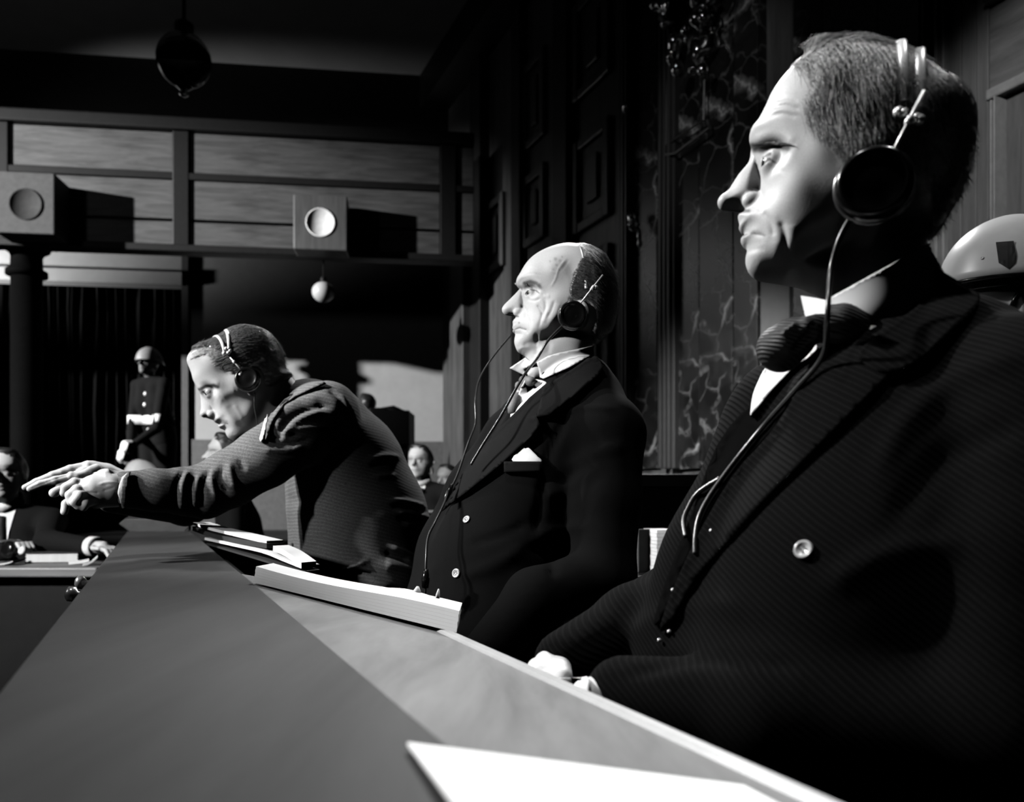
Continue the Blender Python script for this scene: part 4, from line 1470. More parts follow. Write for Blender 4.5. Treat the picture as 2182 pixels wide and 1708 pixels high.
# wing collar, shirt front, bow tie
def TAp(L): return [TA(p) for p in L]
col_poly = TAp([(745, 1492), (900, 1405), (1090, 1300), (1285, 1188), (1325, 1255), (1380, 1350), (1270, 1480), (1110, 1590), (975, 1680), (880, 1620), (820, 1595), (752, 1592)])
put('shirt_collar', drape(col_poly, b_all1, .007, .003, 6, False), m_white, p1)
wq = [Pw(1706, 630, .765), Pw(1732, 634, .745), Pw(1760, 640, .725), Pw(1760, 668, .722), Pw(1738, 668, .738), Pw(1716, 674, .758)]
wn = (wq[2] - wq[0]).cross(wq[5] - wq[0]).normalized() * .002
put('collar_wing', (wq + [p + wn for p in wq], [(0, 1, 2, 3, 4, 5), (11, 10, 9, 8, 7, 6)] + [((i + 1) % 6, i, i + 6, (i + 1) % 6 + 6) for i in range(6)]), m_white, p1, False)
TE = Crop(1580, 580, 602 / 2182)
def TEp(L): return [TE(p) for p in L]
shirt_poly = TEp([(560, 566), (598, 604), (520, 682), (430, 735), (335, 835), (235, 935), (95, 1106), (80, 1085), (96, 960), (140, 850), (200, 745), (335, 645), (440, 600)])
put('shirt_front', drape(shirt_poly, b_coat1, .005, .004, 6), m_white, p1)
bow = [[(Pw(1752, 690, .775), .017), (Pw(1725, 702, .77), .0135), (Pw(1690, 722, .785), .021), (Pw(1664, 742, .80), .024)],
       [(Pw(1752, 690, .775), .017), (Pw(1795, 690, .765), .019), (Pw(1826, 694, .765), .016)]]
V, Q = hand_mesh(bow, .0022, .006)
N_ = vnormals(V, Q)
V = sculpt(V, N_, [([(1700, 690), (1668, 712)], 5, .004), ([(1740, 706), (1690, 745)], 6, -.005), ([(1760, 700), (1830, 705)], 6, -.003), ([(1735, 690), (1700, 735)], 5, -.003)])
put('bow_tie', (V, Q), cloth('bow_silk', .02, 260, (.4, 0, 1), 1.3, .6, .3), p1)
# lapels, waistcoat edge
lap1 = [(1968, 640), (2010, 592), (2080, 640), (2010, 720), (1900, 800), (1800, 900), (1720, 980), (1640, 1060), (1560, 1150), (1490, 1230), (1430, 1330), (1410, 1330), (1470, 1180), (1560, 1020), (1640, 930), (1700, 840), (1745, 742), (1840, 700)]
put('lapel', drape(lap1, b_coat1, .003, .004, 14), m_coat1, p1)
waist = [(1600, 866), (1615, 900), (1690, 850), (1640, 930), (1560, 1020), (1480, 1160), (1425, 1300), (1395, 1330), (1420, 1240), (1470, 1110), (1530, 950)]
put('waistcoat', drape(waist, b_coat1, .002, .003, 12), cloth('waistcoat_wool', .0025, rough=.95, spec=.02), p1)
put('coat_collar', drape([(1990, 570), (2012, 580), (2085, 632), (2060, 680), (1960, 770), (1890, 800), (1830, 760), (1900, 700), (1975, 640)], b_coat1, .006, .005, 10), m_coat1, p1)
m_btn = plain('horn_button', .45, .22, .6, var=.3, scale=60)
disc_button(b_coat1, 1714, 1172, 21, m_btn, p1, D=.75)
disc_button(b_coat1, 1569, 968, 13, m_btn, p1, D=.8)
for x, y in ((1537, 1076), (1522, 1134), (1478, 1214), (1440, 1259), (1438, 1287), (1432, 1347), (1411, 1365)):
    loc, nn, d = ray_px(b_coat1, x, y)
    if loc is None: loc, nn = Pw(x, y, .8), -d
    MB().lathe(loc + nn * .004, nn, [(.002 * math.sin(a * .3142), -.002 * math.cos(a * .3142)) for a in range(11)], 10).make('stud', m_chrome, p1, True)
put('cuff', drape([(1150, 1462), (1192, 1446), (1252, 1445), (1254, 1478), (1236, 1500), (1200, 1500)], bvh_of((cV, cQ), hands1[0], hands1[1]), .003, .004, 6), m_white, p1)

# ---------------------------------------------------------------- headphones
def headphones(label, cup, cup_n, r, straps, clamps, rod, screw, cords, cup2=None):
    """cup: centre of the near ear cup; straps: list of (points, half width vector)"""
    t = thing('headphones', label, 'headphones', cup)
    c = MB().lathe(cup, cup_n, [(r * .7, -.012), (r * .95, -.010), (r, -.002), (r, .008), (r * .92, .013), (r * .8, .015), (r * .7, .012), (r * .3, .014), (0, .0145)], 36).make('ear_cup', m_black, t, True)
    MB().lathe(cup, cup_n, [(r * 1.03, -.004), (r * 1.05, -.001), (r * 1.03, .003)], 36).make('rim', plain('rim_dark_metal', .12, .25, .6, metal=.8), c, True)
    if cup2 is not None:
        c2 = MB().lathe(cup2, -Vector(cup_n), [(r * .7, -.012), (r * .95, -.010), (r, -.002), (r, .008), (r * .8, .015), (0, .0145)], 30).make('ear_cup', m_black, t, True)
    for pts, hw in straps:
        P = spline([list(p) for p in pts], 8)
        V, Fc = [], []
        NN = 10
        for i, p in enumerate(P):
            p = Vector(p)
            tt = Vector(P[min(i + 1, len(P) - 1)]) - Vector(P[max(i - 1, 0)])
            nrm = Vector(hw).cross(tt).normalized()
            for k in range(NN):
                q = 2 * math.pi * k / NN
                V.append(p + Vector(hw) * math.cos(q) + nrm * (.0019 * math.sin(q)))
        for i in range(len(P) - 1):
            for k in range(NN):
                Fc.append((i * NN + k, i * NN + (k + 1) % NN, (i + 1) * NN + (k + 1) % NN, (i + 1) * NN + k))
        Fc += [tuple(range(NN - 1, -1, -1)), tuple((len(P) - 1) * NN + k for k in range(NN))]
        obj('headband', V, Fc, m_chrome, t, True)
    for q in clamps:
        MB().lathe(q, cup_n, [(.003, -.003), (.0046, -.002), (.005, .001), (.0036, .0028), (.0015, .004), (0, .0045)], 14).make('clamp_screw', m_chrome, t, True)
    if rod:
        MB().tube([rod[0], rod[0].lerp(rod[1], .5), rod[1]], .0017, 8).make('slide_rod', m_chrome, t, True)
        MB().lathe(rod[0].lerp(rod[1], .42), (rod[1] - rod[0]), [(.002, -.004), (.0034, -.003), (.0034, .003), (.002, .004)], 10).make('slide_collar', m_chrome, t, True)
        MB().lathe(rod[1], cup_n, [(.003, -.003), (.0034, .0), (.002, .003), (0, .0032)], 10).make('pivot_screw', m_chrome, t, True)
    for q in screw:
        MB().lathe(q, cup_n, [(.0015, -.006), (.0035, -.004), (.0035, .001), (.0022, .003), (0, .0035)], 12).make('terminal_screw', m_chrome, t, True)
    for pts, rr in cords:
        cord('cord', pts, t, rr)
    return t

def fpt(fr, T, x, y, v):
    u, w_ = fr.px(*T((x, y)), v)
    return fr.pt(u, v, w_)
def over_top(fr, T, x0, y0, v0, xt, yt):
    """headband strap from the near clamp up over the crown and down the far side"""
    a = fpt(fr, T, x0, y0, v0); top = fpt(fr, T, xt, yt, 0.0)
    ua, wa = fr.px(*T((x0, y0)), v0); ut, wt_ = fr.px(*T((xt, yt)), 0.0)
    pts = []
    for k in range(9):
        q = math.pi / 2 * k / 8
        pts.append(fr.pt(ua + (ut - ua) * (1 - math.cos(q)) ** .8, v0 * math.cos(q) ** .75 if k < 8 else 0, wa + (wt_ - wa) * math.sin(q)))
    far = [fr.pt(ua + (ut - ua) * (1 - math.cos(math.pi / 2 * k / 8)) ** .8, -v0 * math.cos(math.pi / 2 * k / 8) ** .75, wa + (wt_ - wa) * math.sin(math.pi / 2 * k / 8)) for k in range(7, -1, -1)]
    return pts + far

cup1 = fpt(fr1, TA, 990, 870, .094)
cd1 = [fpt(fr1, TA, 880, 1010, .085), fpt(fr1, TA, 800, 1160, .085), fpt(fr1, TA, 752, 1330, .085), Pw(1765, 640, .715), Pw(1762, 690, .715), Pw(1752, 760, .735)]
cd1 += [on(b_coat1, x, y, .008, .8) for x, y in ((1712, 836), (1650, 905), (1600, 962), (1556, 1018), (1520, 1070), (1500, 1110), (1494, 1150), (1494, 1185))]
cd2 = [on(b_coat1, x, y, .009, .8) for x, y in ((1545, 1030), (1500, 1060), (1478, 1095), (1470, 1120), (1474, 1150))]
hp1 = headphones('headphones with two chrome straps on the nearest man', cup1, fr1.V, .033,
    [(over_top(fr1, TA, 1150, 400, .079, 1130, 150), fr1.U * .0048), (over_top(fr1, TA, 1240, 440, .077, 1235, 190), fr1.U * .0052)],
    [fpt(fr1, TA, 1125, 462, .082), fpt(fr1, TA, 1152, 470, .082), fpt(fr1, TA, 1222, 498, .081), fpt(fr1, TA, 1240, 505, .081)],
    (fpt(fr1, TA, 1265, 345, .088), fpt(fr1, TA, 1070, 735, .100)),
    [fpt(fr1, TA, 878, 832, .094), fpt(fr1, TA, 892, 846, .094)], [(cd1, .0026), (cd2, .0026)], fr1.pt(*(lambda q: (q[0], -.085, q[1]))(fr1.px(*TA((960, 870)), .09))))

# ---------------------------------------------------------------- man 2, middle
A2 = Vector((.3, -.95, 0)).normalized()
C2 = [Pw(1172, 960, 1.69), Pw(1096, 1080, 1.68), Pw(1046, 1200, 1.66), Pw(1020, 1330, 1.64), Pw(1020, 1480, 1.62)]
N2 = Pw(1218, 838, 1.70)
Lsh2 = Pw(1292, 925, 1.55); Rsh2 = Pw(1120, 900, 1.88)
t2 = []
for s in (-.07, .07):
    t2.append([(side(N2, A2, s * .7, -.05), .088)] + [(side(c, A2, s), r) for c, r in zip(C2, (.125, .132, .138, .14, .14))])
t2.append([(Rsh2, .062), (side(N2, A2, -.06, -.02), .07), (N2, .062), (side(N2, A2, .06, -.01), .062), (Lsh2, .074)])
t2.append([(Pw(1250, 808, 1.70), .045), (N2, .06)])
El2 = Pw(1285, 1230, 1.46)
arm2 = [(Lsh2, .074), (Lsh2.lerp(El2, .5), .066), (El2, .058), (Pw(1140, 1275, 1.40), .052), (Pw(1015, 1410, 1.34), .038)]
rarm2 = [(Rsh2, .062), (Pw(1010, 1200, 1.86), .052), (Pw(960, 1380, 1.62), .038)]
def coat2_fn(G):
    f = None
    for l in t2:
        g = chain(G, l, .03)
        f = g if f is None else smin(f, g, .045)
    f = smin(f, chain(G, arm2, .02), .016)
    return smin(f, chain(G, rarm2, .02), .02)
lo, hi = bounds([q for l in t2 + [arm2, rarm2] for q in l], .03)
lo[2] = CZ - .45
V, Q = sdf_mesh(coat2_fn, lo, hi, .0075)
N_ = vnormals(V, Q)
V = sculpt(V, N_, [
    ([(1210, 880), (1172, 960), (1155, 1050), (1140, 1140)], 9, -.007),
    ([(1130, 1150), (1180, 1130), (1250, 1120)], 12, .006), ([(1150, 1060), (1210, 1040), (1270, 1000)], 12, .004),
    ([(1130, 1170), (1170, 1180), (1180, 1230)], 10, -.005), ([(980, 1230), (1060, 1200), (1120, 1160)], 14, .005),
    ([(1000, 1160), (1070, 1140), (1130, 1110)], 10, -.004), ([(1180, 890), (1240, 868), (1310, 872)], 6, .004),
    ([(930, 1200), (905, 1260), (880, 1290)], 10, .004), ([(1200, 1000), (1280, 960), (1340, 950)], 14, .004)])
m_coat2 = cloth('black_wool', .0045, rough=.95, spec=.05)
hv2, hq2 = head_mesh(S2, .0019)
hw2 = fr2.world(hv2); hn2 = vnormals(hw2, hq2)
ST2 = [
    ([(520, 462), (600, 440), (680, 440), (740, 470)], 30, 0.0067),
    ([(556, 500), (600, 500)], 22, -0.0075), ([(640, 498), (690, 505), (715, 525)], 10, 0.0018),
    ([(612, 560), (660, 572), (710, 560)], 12, 0.0021), ([(620, 592), (680, 600), (730, 580)], 10, -0.0027),
    ([(560, 640), (600, 690), (590, 745)], 16, -0.0054), ([(600, 730), (630, 800), (620, 890)], 18, -0.0033),
    ([(700, 640), (740, 690), (745, 740)], 13, -0.0045), ([(770, 590), (780, 660), (740, 760), (715, 850)], 15, -0.0039),
    ([(860, 600), (830, 690), (790, 760)], 14, -0.0039), ([(820, 560), (760, 560)], 16, 0.0024), ([(800, 690), (760, 800)], 18, 0.0039),
    ([(905, 620), (870, 720), (800, 820)], 20, 0.0033), ([(690, 900), (700, 960), (690, 1010)], 16, -0.0051),
    ([(740, 880), (720, 960)], 18, 0.0036), ([(580, 1000), (630, 985), (680, 1000)], 22, -0.0036), ([(540, 990)], 40, 0.0036),
    ([(488, 864), (540, 846), (600, 862)], 9, -0.0039), ([(500, 880), (550, 876)], 14, 0.0030), ([(510, 905), (570, 905)], 12, -0.0036), ([(590, 850), (615, 900)], 12, -0.0027),
    ([(965, 220), (900, 310), (870, 400), (830, 470)], 9, 0.0024), ([(990, 230), (930, 320)], 10, -0.0015), ([(870, 350), (820, 330)], 8, 0.0015),
    ([(560, 340), (650, 310), (740, 330)], 10, -0.0012), ([(560, 380), (650, 350), (740, 370)], 9, -0.0012),
    ([(760, 1000), (740, 1080), (640, 1180)], 20, 0.0045), ([(700, 1020), (690, 1100)], 20, -0.0039), ([(820, 980), (800, 1080)], 24, -0.0039),
    ([(740, 500), (800, 540)], 7, -0.0015), ([(735, 530), (790, 570)], 7, -0.0015), ([(690, 610), (720, 640)], 7, -0.0012)]
hw2 = sculpt(hw2, hn2, ST2, TB, TB.s, .32)
tone2 = np.full(len(hw2), .58)
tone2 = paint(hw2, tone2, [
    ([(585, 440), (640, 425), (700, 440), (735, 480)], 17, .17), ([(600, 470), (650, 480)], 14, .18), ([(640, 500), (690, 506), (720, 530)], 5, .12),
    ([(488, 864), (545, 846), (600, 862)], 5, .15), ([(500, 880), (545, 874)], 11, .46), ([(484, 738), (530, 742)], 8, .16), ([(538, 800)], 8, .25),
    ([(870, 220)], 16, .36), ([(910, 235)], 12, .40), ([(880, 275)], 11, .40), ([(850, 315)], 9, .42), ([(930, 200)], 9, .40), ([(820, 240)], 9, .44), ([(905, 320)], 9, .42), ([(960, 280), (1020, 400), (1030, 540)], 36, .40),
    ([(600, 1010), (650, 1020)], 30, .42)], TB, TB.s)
core2 = body_core([shrink(l, .04) for l in t2 + [arm2, rarm2]], .016)
hB = [[(Pw(1015, 1410, 1.34), .026), (Pw(985, 1440, 1.32), .026)]] + [finger([Pw(975 + i * 6, 1436 + i * 9, 1.32 - i * .012), Pw(945 + i * 5, 1445 + i * 10, 1.31 - i * .012), Pw(930 + i * 6, 1470 + i * 10, 1.31 - i * .012)], .010, .008) for i in range(4)] + [finger([Pw(1000, 1420, 1.36), Pw(968, 1420, 1.37), Pw(945, 1436, 1.37)], .011, .009)]
hB = hand_mesh(hB, .003)
p2 = person_root('person', [(hw2, hq2), hB, core2], 'balding elderly man in the middle in dark double breasted coat, looking left, wearing headphones',
                 np.concatenate([tone2, np.full(len(hB[0]) + len(core2[0]), .55)]))
put('coat', (V, Q), m_coat2, p2)
b_coat2 = bvh_of((V, Q)); b_all2 = bvh_of((hw2, hq2), (V, Q))
eyeball(fr2, S2, p2, look=(-.80, .60, .10), ir=.0052)
V, Q = hair_mesh(S2, .0028)
put('hair', (fr2.world(V), Q), m_hair, p2)
def flow2(u, w_): return .75 + 0 * u, -.45 - 6 * (u - fr2.px(*TB((1150, 150)))[0])
hair_strands(S2, fr2, 'hair_strands', plain('hair_strands_dark', .09, .35, .5, var=.6, scale=200), p2, 2200, .030, flow2, .00035, .0052, .004)
S2t = dict(S2)
S2t['hair'] = np.array([fr2.px(*TB(p), 0.03) for p in [(1060, 90), (1180, 90), (1300, 160), (1400, 290), (1370, 340), (1200, 270), (1120, 190)]])
hair_strands(S2t, fr2, 'thin_top_hair', m_hairg, p2, 700, .045, flow2, .00035, .004, .006)
S2u = dict(S2)
S2u['hair'] = np.array([fr2.px(*TB(p), 0.065) for p in [(1010, 350), (1080, 290), (1120, 380), (1100, 600), (1020, 600), (960, 560), (1000, 480)]])
hair_strands(S2u, fr2, 'temple_hair', m_hairg, p2, 500, .018, lambda u, w_: (.3 + 0 * u, -1 + 0 * u), .0003, .002, .003)
mb = []
for i in range(34):
    t = i / 33
    x, y = 590 + 140 * t, 448 - 24 * math.sin(t * 2.6) + 22 * t
    b0 = fpt(fr2, TB, x, y + 10 * rng.random(), .040 + .006 * t); b1 = fpt(fr2, TB, x - 14 + 40 * t, y - 15 - 10 * rng.random(), .044 + .006 * t)
    mb.append((b0, b1))
for i in range(14):
    mb.append((fpt(fr2, TB, 522 + 12 * rng.random(), 462 - 3 * i * .6, .012 * rng.random()), fpt(fr2, TB, 490 + 20 * rng.random(), 428 + 28 * rng.random(), .012 * rng.random())))
hairs('eyebrow', mb, .0005, m_hairg, p2)
def TBp(L): return [TB(p) for p in L]
put('shirt_collar', drape(TBp([(705, 1160), (800, 1105), (900, 1075), (1050, 1045), (1214, 1008), (1222, 1090), (1160, 1130), (1000, 1215), (880, 1265), (765, 1315), (730, 1290), (720, 1230)]), b_all2, .005, .004, 4.5, False), m_white, p2)
put('collar_wing', drape(TBp([(452, 1212), (600, 1112), (640, 1150), (700, 1165), (640, 1195), (585, 1225), (605, 1245), (612, 1290)]), b_all2, .003, .005, 4, False), m_white, p2)
T5 = Crop(850, 700, 650 / 1480)
def T5p(L): return [T5(p) for p in L]
m_coat2b = cloth('black_wool_lapel', .009, rough=.9, spec=.05)
put('shirt_front', drape(T5p([(545, 432), (560, 380), (610, 250), (680, 250), (720, 275), (640, 345), (580, 415)]), b_coat2, .005, .003, 5), m_white, p2)
tp_ = [on(b_coat2, x, y, o_, 1.6) for x, y, o_ in ((1133, 812, .010), (1128, 820, .014), (1121, 832, .015), (1114, 843, .010), (1110, 852, .012), (1103, 868, .011), (1096, 884, .007))]
MB().tube(tp_, [.009, .0125, .0135, .0095, .0125, .0135, .008], 12).make('necktie', cloth('grey_silk', .17, rough=.55, spec=.4), p2, True)
put('lapel', drape(T5p([(640, 440), (672, 430), (690, 470), (645, 530), (560, 610), (480, 680), (330, 800), (205, 890), (235, 800), (350, 650), (470, 510), (560, 425), (640, 342), (720, 275), (800, 235), (870, 330), (740, 410)]), b_coat2, .009, .005, 6, False, curl=.002), m_coat2b, p2)
put('coat_collar', drape(T5p([(700, 300), (860, 195), (945, 133), (965, 135), (992, 190), (960, 240), (860, 330), (735, 425), (672, 432), (690, 360)]), b_all2, .013, .005, 6, False), m_coat2b, p2)
put('pocket_square', drape(T5p([(557, 648), (566, 612), (578, 582), (600, 571), (614, 584), (632, 580), (655, 602), (674, 622), (688, 648)]), b_coat2, .006, .005, 4), m_white, p2)
put('pocket_welt', drape(T5p([(512, 648), (690, 646), (692, 694), (512, 698)]), b_coat2, .008, .004, 6, False), m_coat2b, p2)
for x, y, r in ((995, 1107, 8.5), (973, 1221, 10)):
    disc_button(b_coat2, x, y, r, m_btn, p2, D=1.5)
cup2 = fpt(fr2, TB, 1025, 735, .092)
cdA = [fpt(fr2, TB, 945, 815, .085), fpt(fr2, TB, 850, 910, .085), fpt(fr2, TB, 790, 980, .085), fpt(fr2, TB, 700, 1130, .09), Pw(1115, 802, 1.52), Pw(1068, 885, 1.50), Pw(1030, 945, 1.50), Pw(1003, 990, 1.50)]
cdB = [fpt(fr2, TB, 470, 905, -.02), fpt(fr2, TB, 300, 1110, -.02), fpt(fr2, TB, 180, 1310, -.01), Pw(1013, 850, 1.66), Pw(1013, 900, 1.64), Pw(997, 945, 1.6), Pw(975, 1010, 1.56), Pw(958, 1045, 1.54)]
cdC = [Pw(956, 1042, 1.54), Pw(945, 1075, 1.5), Pw(928, 1110, 1.47), Pw(912, 1145, 1.45), Pw(908, 1190, 1.43), Pw(907, 1240, 1.42), Pw(905, 1280, 1.42)]
hp2 = headphones('headphones with one thin strap on the balding man in the middle', cup2, fr2.V, .0285,
    [(over_top(fr2, TB, 1150, 490, .082, 1045, 110), fr2.U * .0032)], [fpt(fr2, TB, 1235, 480, .088), fpt(fr2, TB, 1205, 500, .088)],
    (fpt(fr2, TB, 1300, 366, .086), fpt(fr2, TB, 1090, 632, .096)), [fpt(fr2, TB, 920, 692, .094), fpt(fr2, TB, 930, 672, .092)],
    [(cdA, .0026), (cdB, .0022), (cdC, .0024)], fr2.pt(*(lambda q: (q[0], -.088, q[1]))(fr2.px(*TB((1025, 735)), .09))))
MB().tube([Pw(962, 1032, 1.545), Pw(957, 1046, 1.54), Pw(948, 1066, 1.52)], [.004, .0065, .004], 10).make('cord_joint', m_black, hp2, True)
MB().tube([Pw(908, 1212, 1.42), Pw(907, 1232, 1.42), Pw(906, 1252, 1.42)], [.004, .0075, .006], 10).make('cord_plug', m_black, hp2, True)

# ---------------------------------------------------------------- man 3, leaning over the rail
t3 = [[PW(672, 905, 2.0, .098), PW(720, 975, 2.02, .135), PW(752, 1080, 2.05, .160), PW(772, 1180, 2.06, .178), PW(790, 1290, 2.08, .18)],
      [PW(700, 915, 1.95, .095), PW(745, 1000, 1.97, .128), PW(775, 1100, 1.98, .150), PW(795, 1220, 2.0, .165)],
      [PW(612, 915, 2.14, .075), PW(650, 885, 2.02, .078), PW(698, 878, 1.86, .070)],
      [PW(655, 868, 1.98, .052), PW(690, 900, 1.98, .09)]]
arm3 = [PW(698, 880, 1.86, .070), PW(640, 925, 1.83, .072), PW(565, 975, 1.80, .067), PW(490, 1020, 1.775, .062), PW(435, 1047, 1.755, .0585), PW(390, 1046, 1.73, .050), PW(330, 1044, 1.69, .044), PW(268, 1043, 1.655, .0385)]
rarm3 = [PW(612, 915, 2.14, .07), PW(480, 1030, 2.05, .06), PW(395, 1075, 1.97, .05), PW(240, 1060, 1.76, .034)]
def coat3_fn(G):
    f = None
    for l in t3:
        g = chain(G, l, .03)
        f = g if f is None else smin(f, g, .04)
    f = smin(f, chain(G, rarm3, .015), .02)
    return smin(f, chain(G, arm3, .012), .016)
lo, hi = bounds([q for l in t3 + [arm3, rarm3] for q in l], .03)
lo[2] = CZ - .36
V, Q = sdf_mesh(coat3_fn, lo, hi, .0052)
N_ = vnormals(V, Q)
V = sculpt(V, N_, [
    # elbow and sleeve folds
    ([(392, 1002), (376, 1030), (372, 1075)], 4.5, -0.0068), ([(400, 1004), (388, 1035), (386, 1085)], 5, 0.0068), ([(414, 1010), (402, 1040), (404, 1090)], 5, -0.0068),
    ([(425, 1012), (416, 1045), (414, 1080)], 5, 0.0054), ([(446, 1000), (432, 1030), (430, 1072)], 4.5, -0.0068), ([(455, 1000), (452, 1030), (460, 1060)], 5, 0.0068), ([(474, 992), (470, 1020), (486, 1050)], 5, -0.0068),
    ([(490, 985), (492, 1010), (500, 1040)], 6, 0.0068), ([(508, 978), (520, 1000)], 6, -0.0054),
    # shoulder and armpit folds
    ([(588, 915), (605, 880), (640, 855), (684, 848)], 8, 0.0081), ([(592, 930), (612, 896), (650, 872), (700, 866)], 6, -0.0088), ([(600, 940), (630, 900), (690, 874)], 6, 0.0068),
    ([(590, 925), (640, 912), (690, 912)], 5, 0.0041), ([(560, 958), (610, 960), (645, 950)], 5, 0.0054), ([(580, 940), (620, 945), (660, 935)], 5, -0.0054), ([(570, 915), (590, 930), (640, 925)], 5, -0.0041),
    ([(700, 830), (725, 850), (735, 890)], 5, -0.0054), ([(720, 840), (745, 870), (760, 920)], 9, 0.0041),
    # side folds
    ([(785, 980), (820, 972), (850, 975)], 6, 0.0081), ([(790, 992), (825, 985)], 5, -0.0068), ([(800, 1016), (840, 1012)], 5, 0.0068),
    ([(832, 1065), (870, 1070), (905, 1080)], 5, 0.0095), ([(835, 1077), (880, 1082)], 5, -0.0081), ([(845, 1090), (885, 1096), (915, 1104)], 5, 0.0095), ([(850, 1103), (890, 1110)], 5, -0.0081),
    ([(860, 1115), (895, 1122), (918, 1130)], 5, 0.0081), ([(830, 1162), (870, 1180), (920, 1200)], 6, 0.0108), ([(820, 1176), (870, 1196)], 6, -0.0081),
    ([(690, 1222), (730, 1213), (782, 1194)], 6, 0.0108), ([(695, 1234), (760, 1220)], 6, -0.0081), ([(820, 1200), (850, 1206), (885, 1216)], 10, 0.0095),
    ([(600, 1060), (660, 1085), (690, 1180)], 12, -0.0041)])
m_coat3 = cloth('grey_herringbone', .115, 125, (.18, .10, .98), 1.35, .9, .1, weave=380, warp=.06, bumpd=.0001)
hv3, hq3 = head_mesh(S3, .0021)
hw3 = fr3.world(hv3); hn3 = vnormals(hw3, hq3)
ST3 = [
    ([(200, 540), (250, 515), (310, 500), (345, 500)], 22, 0.0062), ([(225, 560), (280, 545), (310, 530)], 18, -0.0075), ([(250, 590), (300, 575)], 14, 0.0016),
    ([(325, 560), (300, 620), (310, 690)], 15, -0.0039), ([(355, 590), (400, 560), (450, 540)], 30, 0.0052), ([(330, 700), (370, 740), (380, 790)], 14, -0.0047),
    ([(400, 640), (430, 700), (470, 750), (500, 790)], 22, -0.0060), ([(440, 640), (470, 690), (500, 740)], 15, 0.0039), ([(360, 590), (340, 660), (360, 720)], 15, 0.0029),
    ([(338, 769), (365, 762), (395, 765)], 8, -0.0039), ([(340, 782), (370, 778)], 10, 0.0026), ([(356, 802), (390, 795)], 9, -0.0026), ([(400, 825), (430, 835)], 20, 0.0031),
    ([(300, 740), (340, 735), (375, 745)], 11, 0.0023), ([(520, 840), (560, 800)], 22, 0.0039), ([(150, 330), (250, 300), (330, 330)], 16, 0.0018), ([(320, 395), (340, 340), (300, 290)], 14, -0.0016)]
hw3 = sculpt(hw3, hn3, ST3, TC, TC.s, .20)
tone3 = np.full(len(hw3), .53)
tone3 = paint(hw3, tone3, [  # strokes also paint eye socket and mouth shadow into the skin tone
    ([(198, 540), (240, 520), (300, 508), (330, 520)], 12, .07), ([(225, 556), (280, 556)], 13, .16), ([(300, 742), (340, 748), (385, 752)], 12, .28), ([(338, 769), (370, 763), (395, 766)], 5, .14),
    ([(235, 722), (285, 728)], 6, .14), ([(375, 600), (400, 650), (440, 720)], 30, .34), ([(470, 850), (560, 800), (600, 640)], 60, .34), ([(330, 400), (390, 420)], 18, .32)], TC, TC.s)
# clasped hands
TD = Crop(0, 900, 460 / 1964)
def q3(x, y, Y): return Pw(*TD((x, y)), Y)
near = [[(q3(1130, 600, 1.655), .031), (q3(1000, 600, 1.635), .031), (q3(860, 610, 1.62), .030)],
        [(q3(1110, 520, 1.66), .017), (q3(960, 510, 1.64), .020), (q3(800, 590, 1.62), .018)],
        [(q3(1050, 690, 1.64), .018), (q3(880, 680, 1.62), .022), (q3(740, 660, 1.61), .02)],
        finger([q3(770, 560, 1.625), q3(680, 545, 1.605), q3(600, 590, 1.60), q3(585, 640, 1.60)], .0105, .0085),
        finger([q3(770, 610, 1.61), q3(700, 610, 1.59), q3(640, 660, 1.585), q3(650, 720, 1.585)], .0108, .009),
        finger([q3(790, 660, 1.60), q3(720, 670, 1.58), q3(680, 720, 1.575), q3(710, 755, 1.58)], .0105, .0085),
        finger([q3(830, 710, 1.60), q3(780, 735, 1.585), q3(760, 770, 1.585)], .0098, .008),
        finger([q3(960, 480, 1.66), q3(860, 500, 1.665), q3(800, 560, 1.665), q3(760, 600, 1.66)], .0115, .009)]
far = [[(q3(1120, 560, 1.74), .028), (q3(960, 480, 1.72), .026), (q3(840, 440, 1.70), .022)],
       [(q3(1100, 650, 1.74), .02), (q3(900, 600, 1.70), .022), (q3(760, 560, 1.68), .018)],
       finger([q3(860, 410, 1.70), q3(790, 398, 1.69), q3(640, 425, 1.675), q3(480, 480, 1.66), q3(330, 540, 1.65), q3(228, 590, 1.645)], .0112, .0062),
       finger([q3(850, 450, 1.69), q3(760, 455, 1.675), q3(640, 500, 1.66), q3(500, 525, 1.645), q3(360, 560, 1.635), q3(272, 602, 1.63)], .0112, .0064),
       finger([q3(800, 520, 1.68), q3(680, 560, 1.665), q3(560, 600, 1.65), q3(490, 640, 1.64)], .0108, .0095),
       finger([q3(800, 600, 1.67), q3(690, 660, 1.655), q3(600, 740, 1.64), q3(585, 810, 1.635)], .0098, .0075),
       finger([q3(880, 420, 1.68), q3(780, 470, 1.655), q3(700, 495, 1.64), q3(650, 480, 1.635)], .0108, .0085)]
nearM = hand_mesh(near, .0019, .0045); farM = hand_mesh(far, .0019, .0045)
def knuck(M, st):
    V0, Q0 = M
    return sculpt(np.asarray(V0), vnormals(V0, Q0), st, TD, TD.s), Q0
nearM = knuck(nearM, [([(1000, 440), (940, 470)], 26, .003), ([(900, 560), (1000, 540), (1100, 560)], 12, .0012), ([(780, 640), (900, 640)], 10, -.0012), ([(760, 590)], 26, .002), ([(940, 620), (1040, 590)], 10, -.0010)])
farM = knuck(farM, [([(640, 470), (480, 520), (260, 605)], 8, -.0012), ([(800, 380)], 34, .003), ([(560, 450)], 20, .001)])
core3 = body_core([shrink(l, .03) for l in t3 + [arm3, rarm3]], .014)
p3 = person_root('person', [(hw3, hq3), nearM, farM, core3], 'man in grey pinstripe jacket leaning forward with clasped hands over the rail, wearing headphones',
                 np.concatenate([tone3, np.full(len(nearM[0]) + len(farM[0]), .62), np.full(len(core3[0]), .5)]))
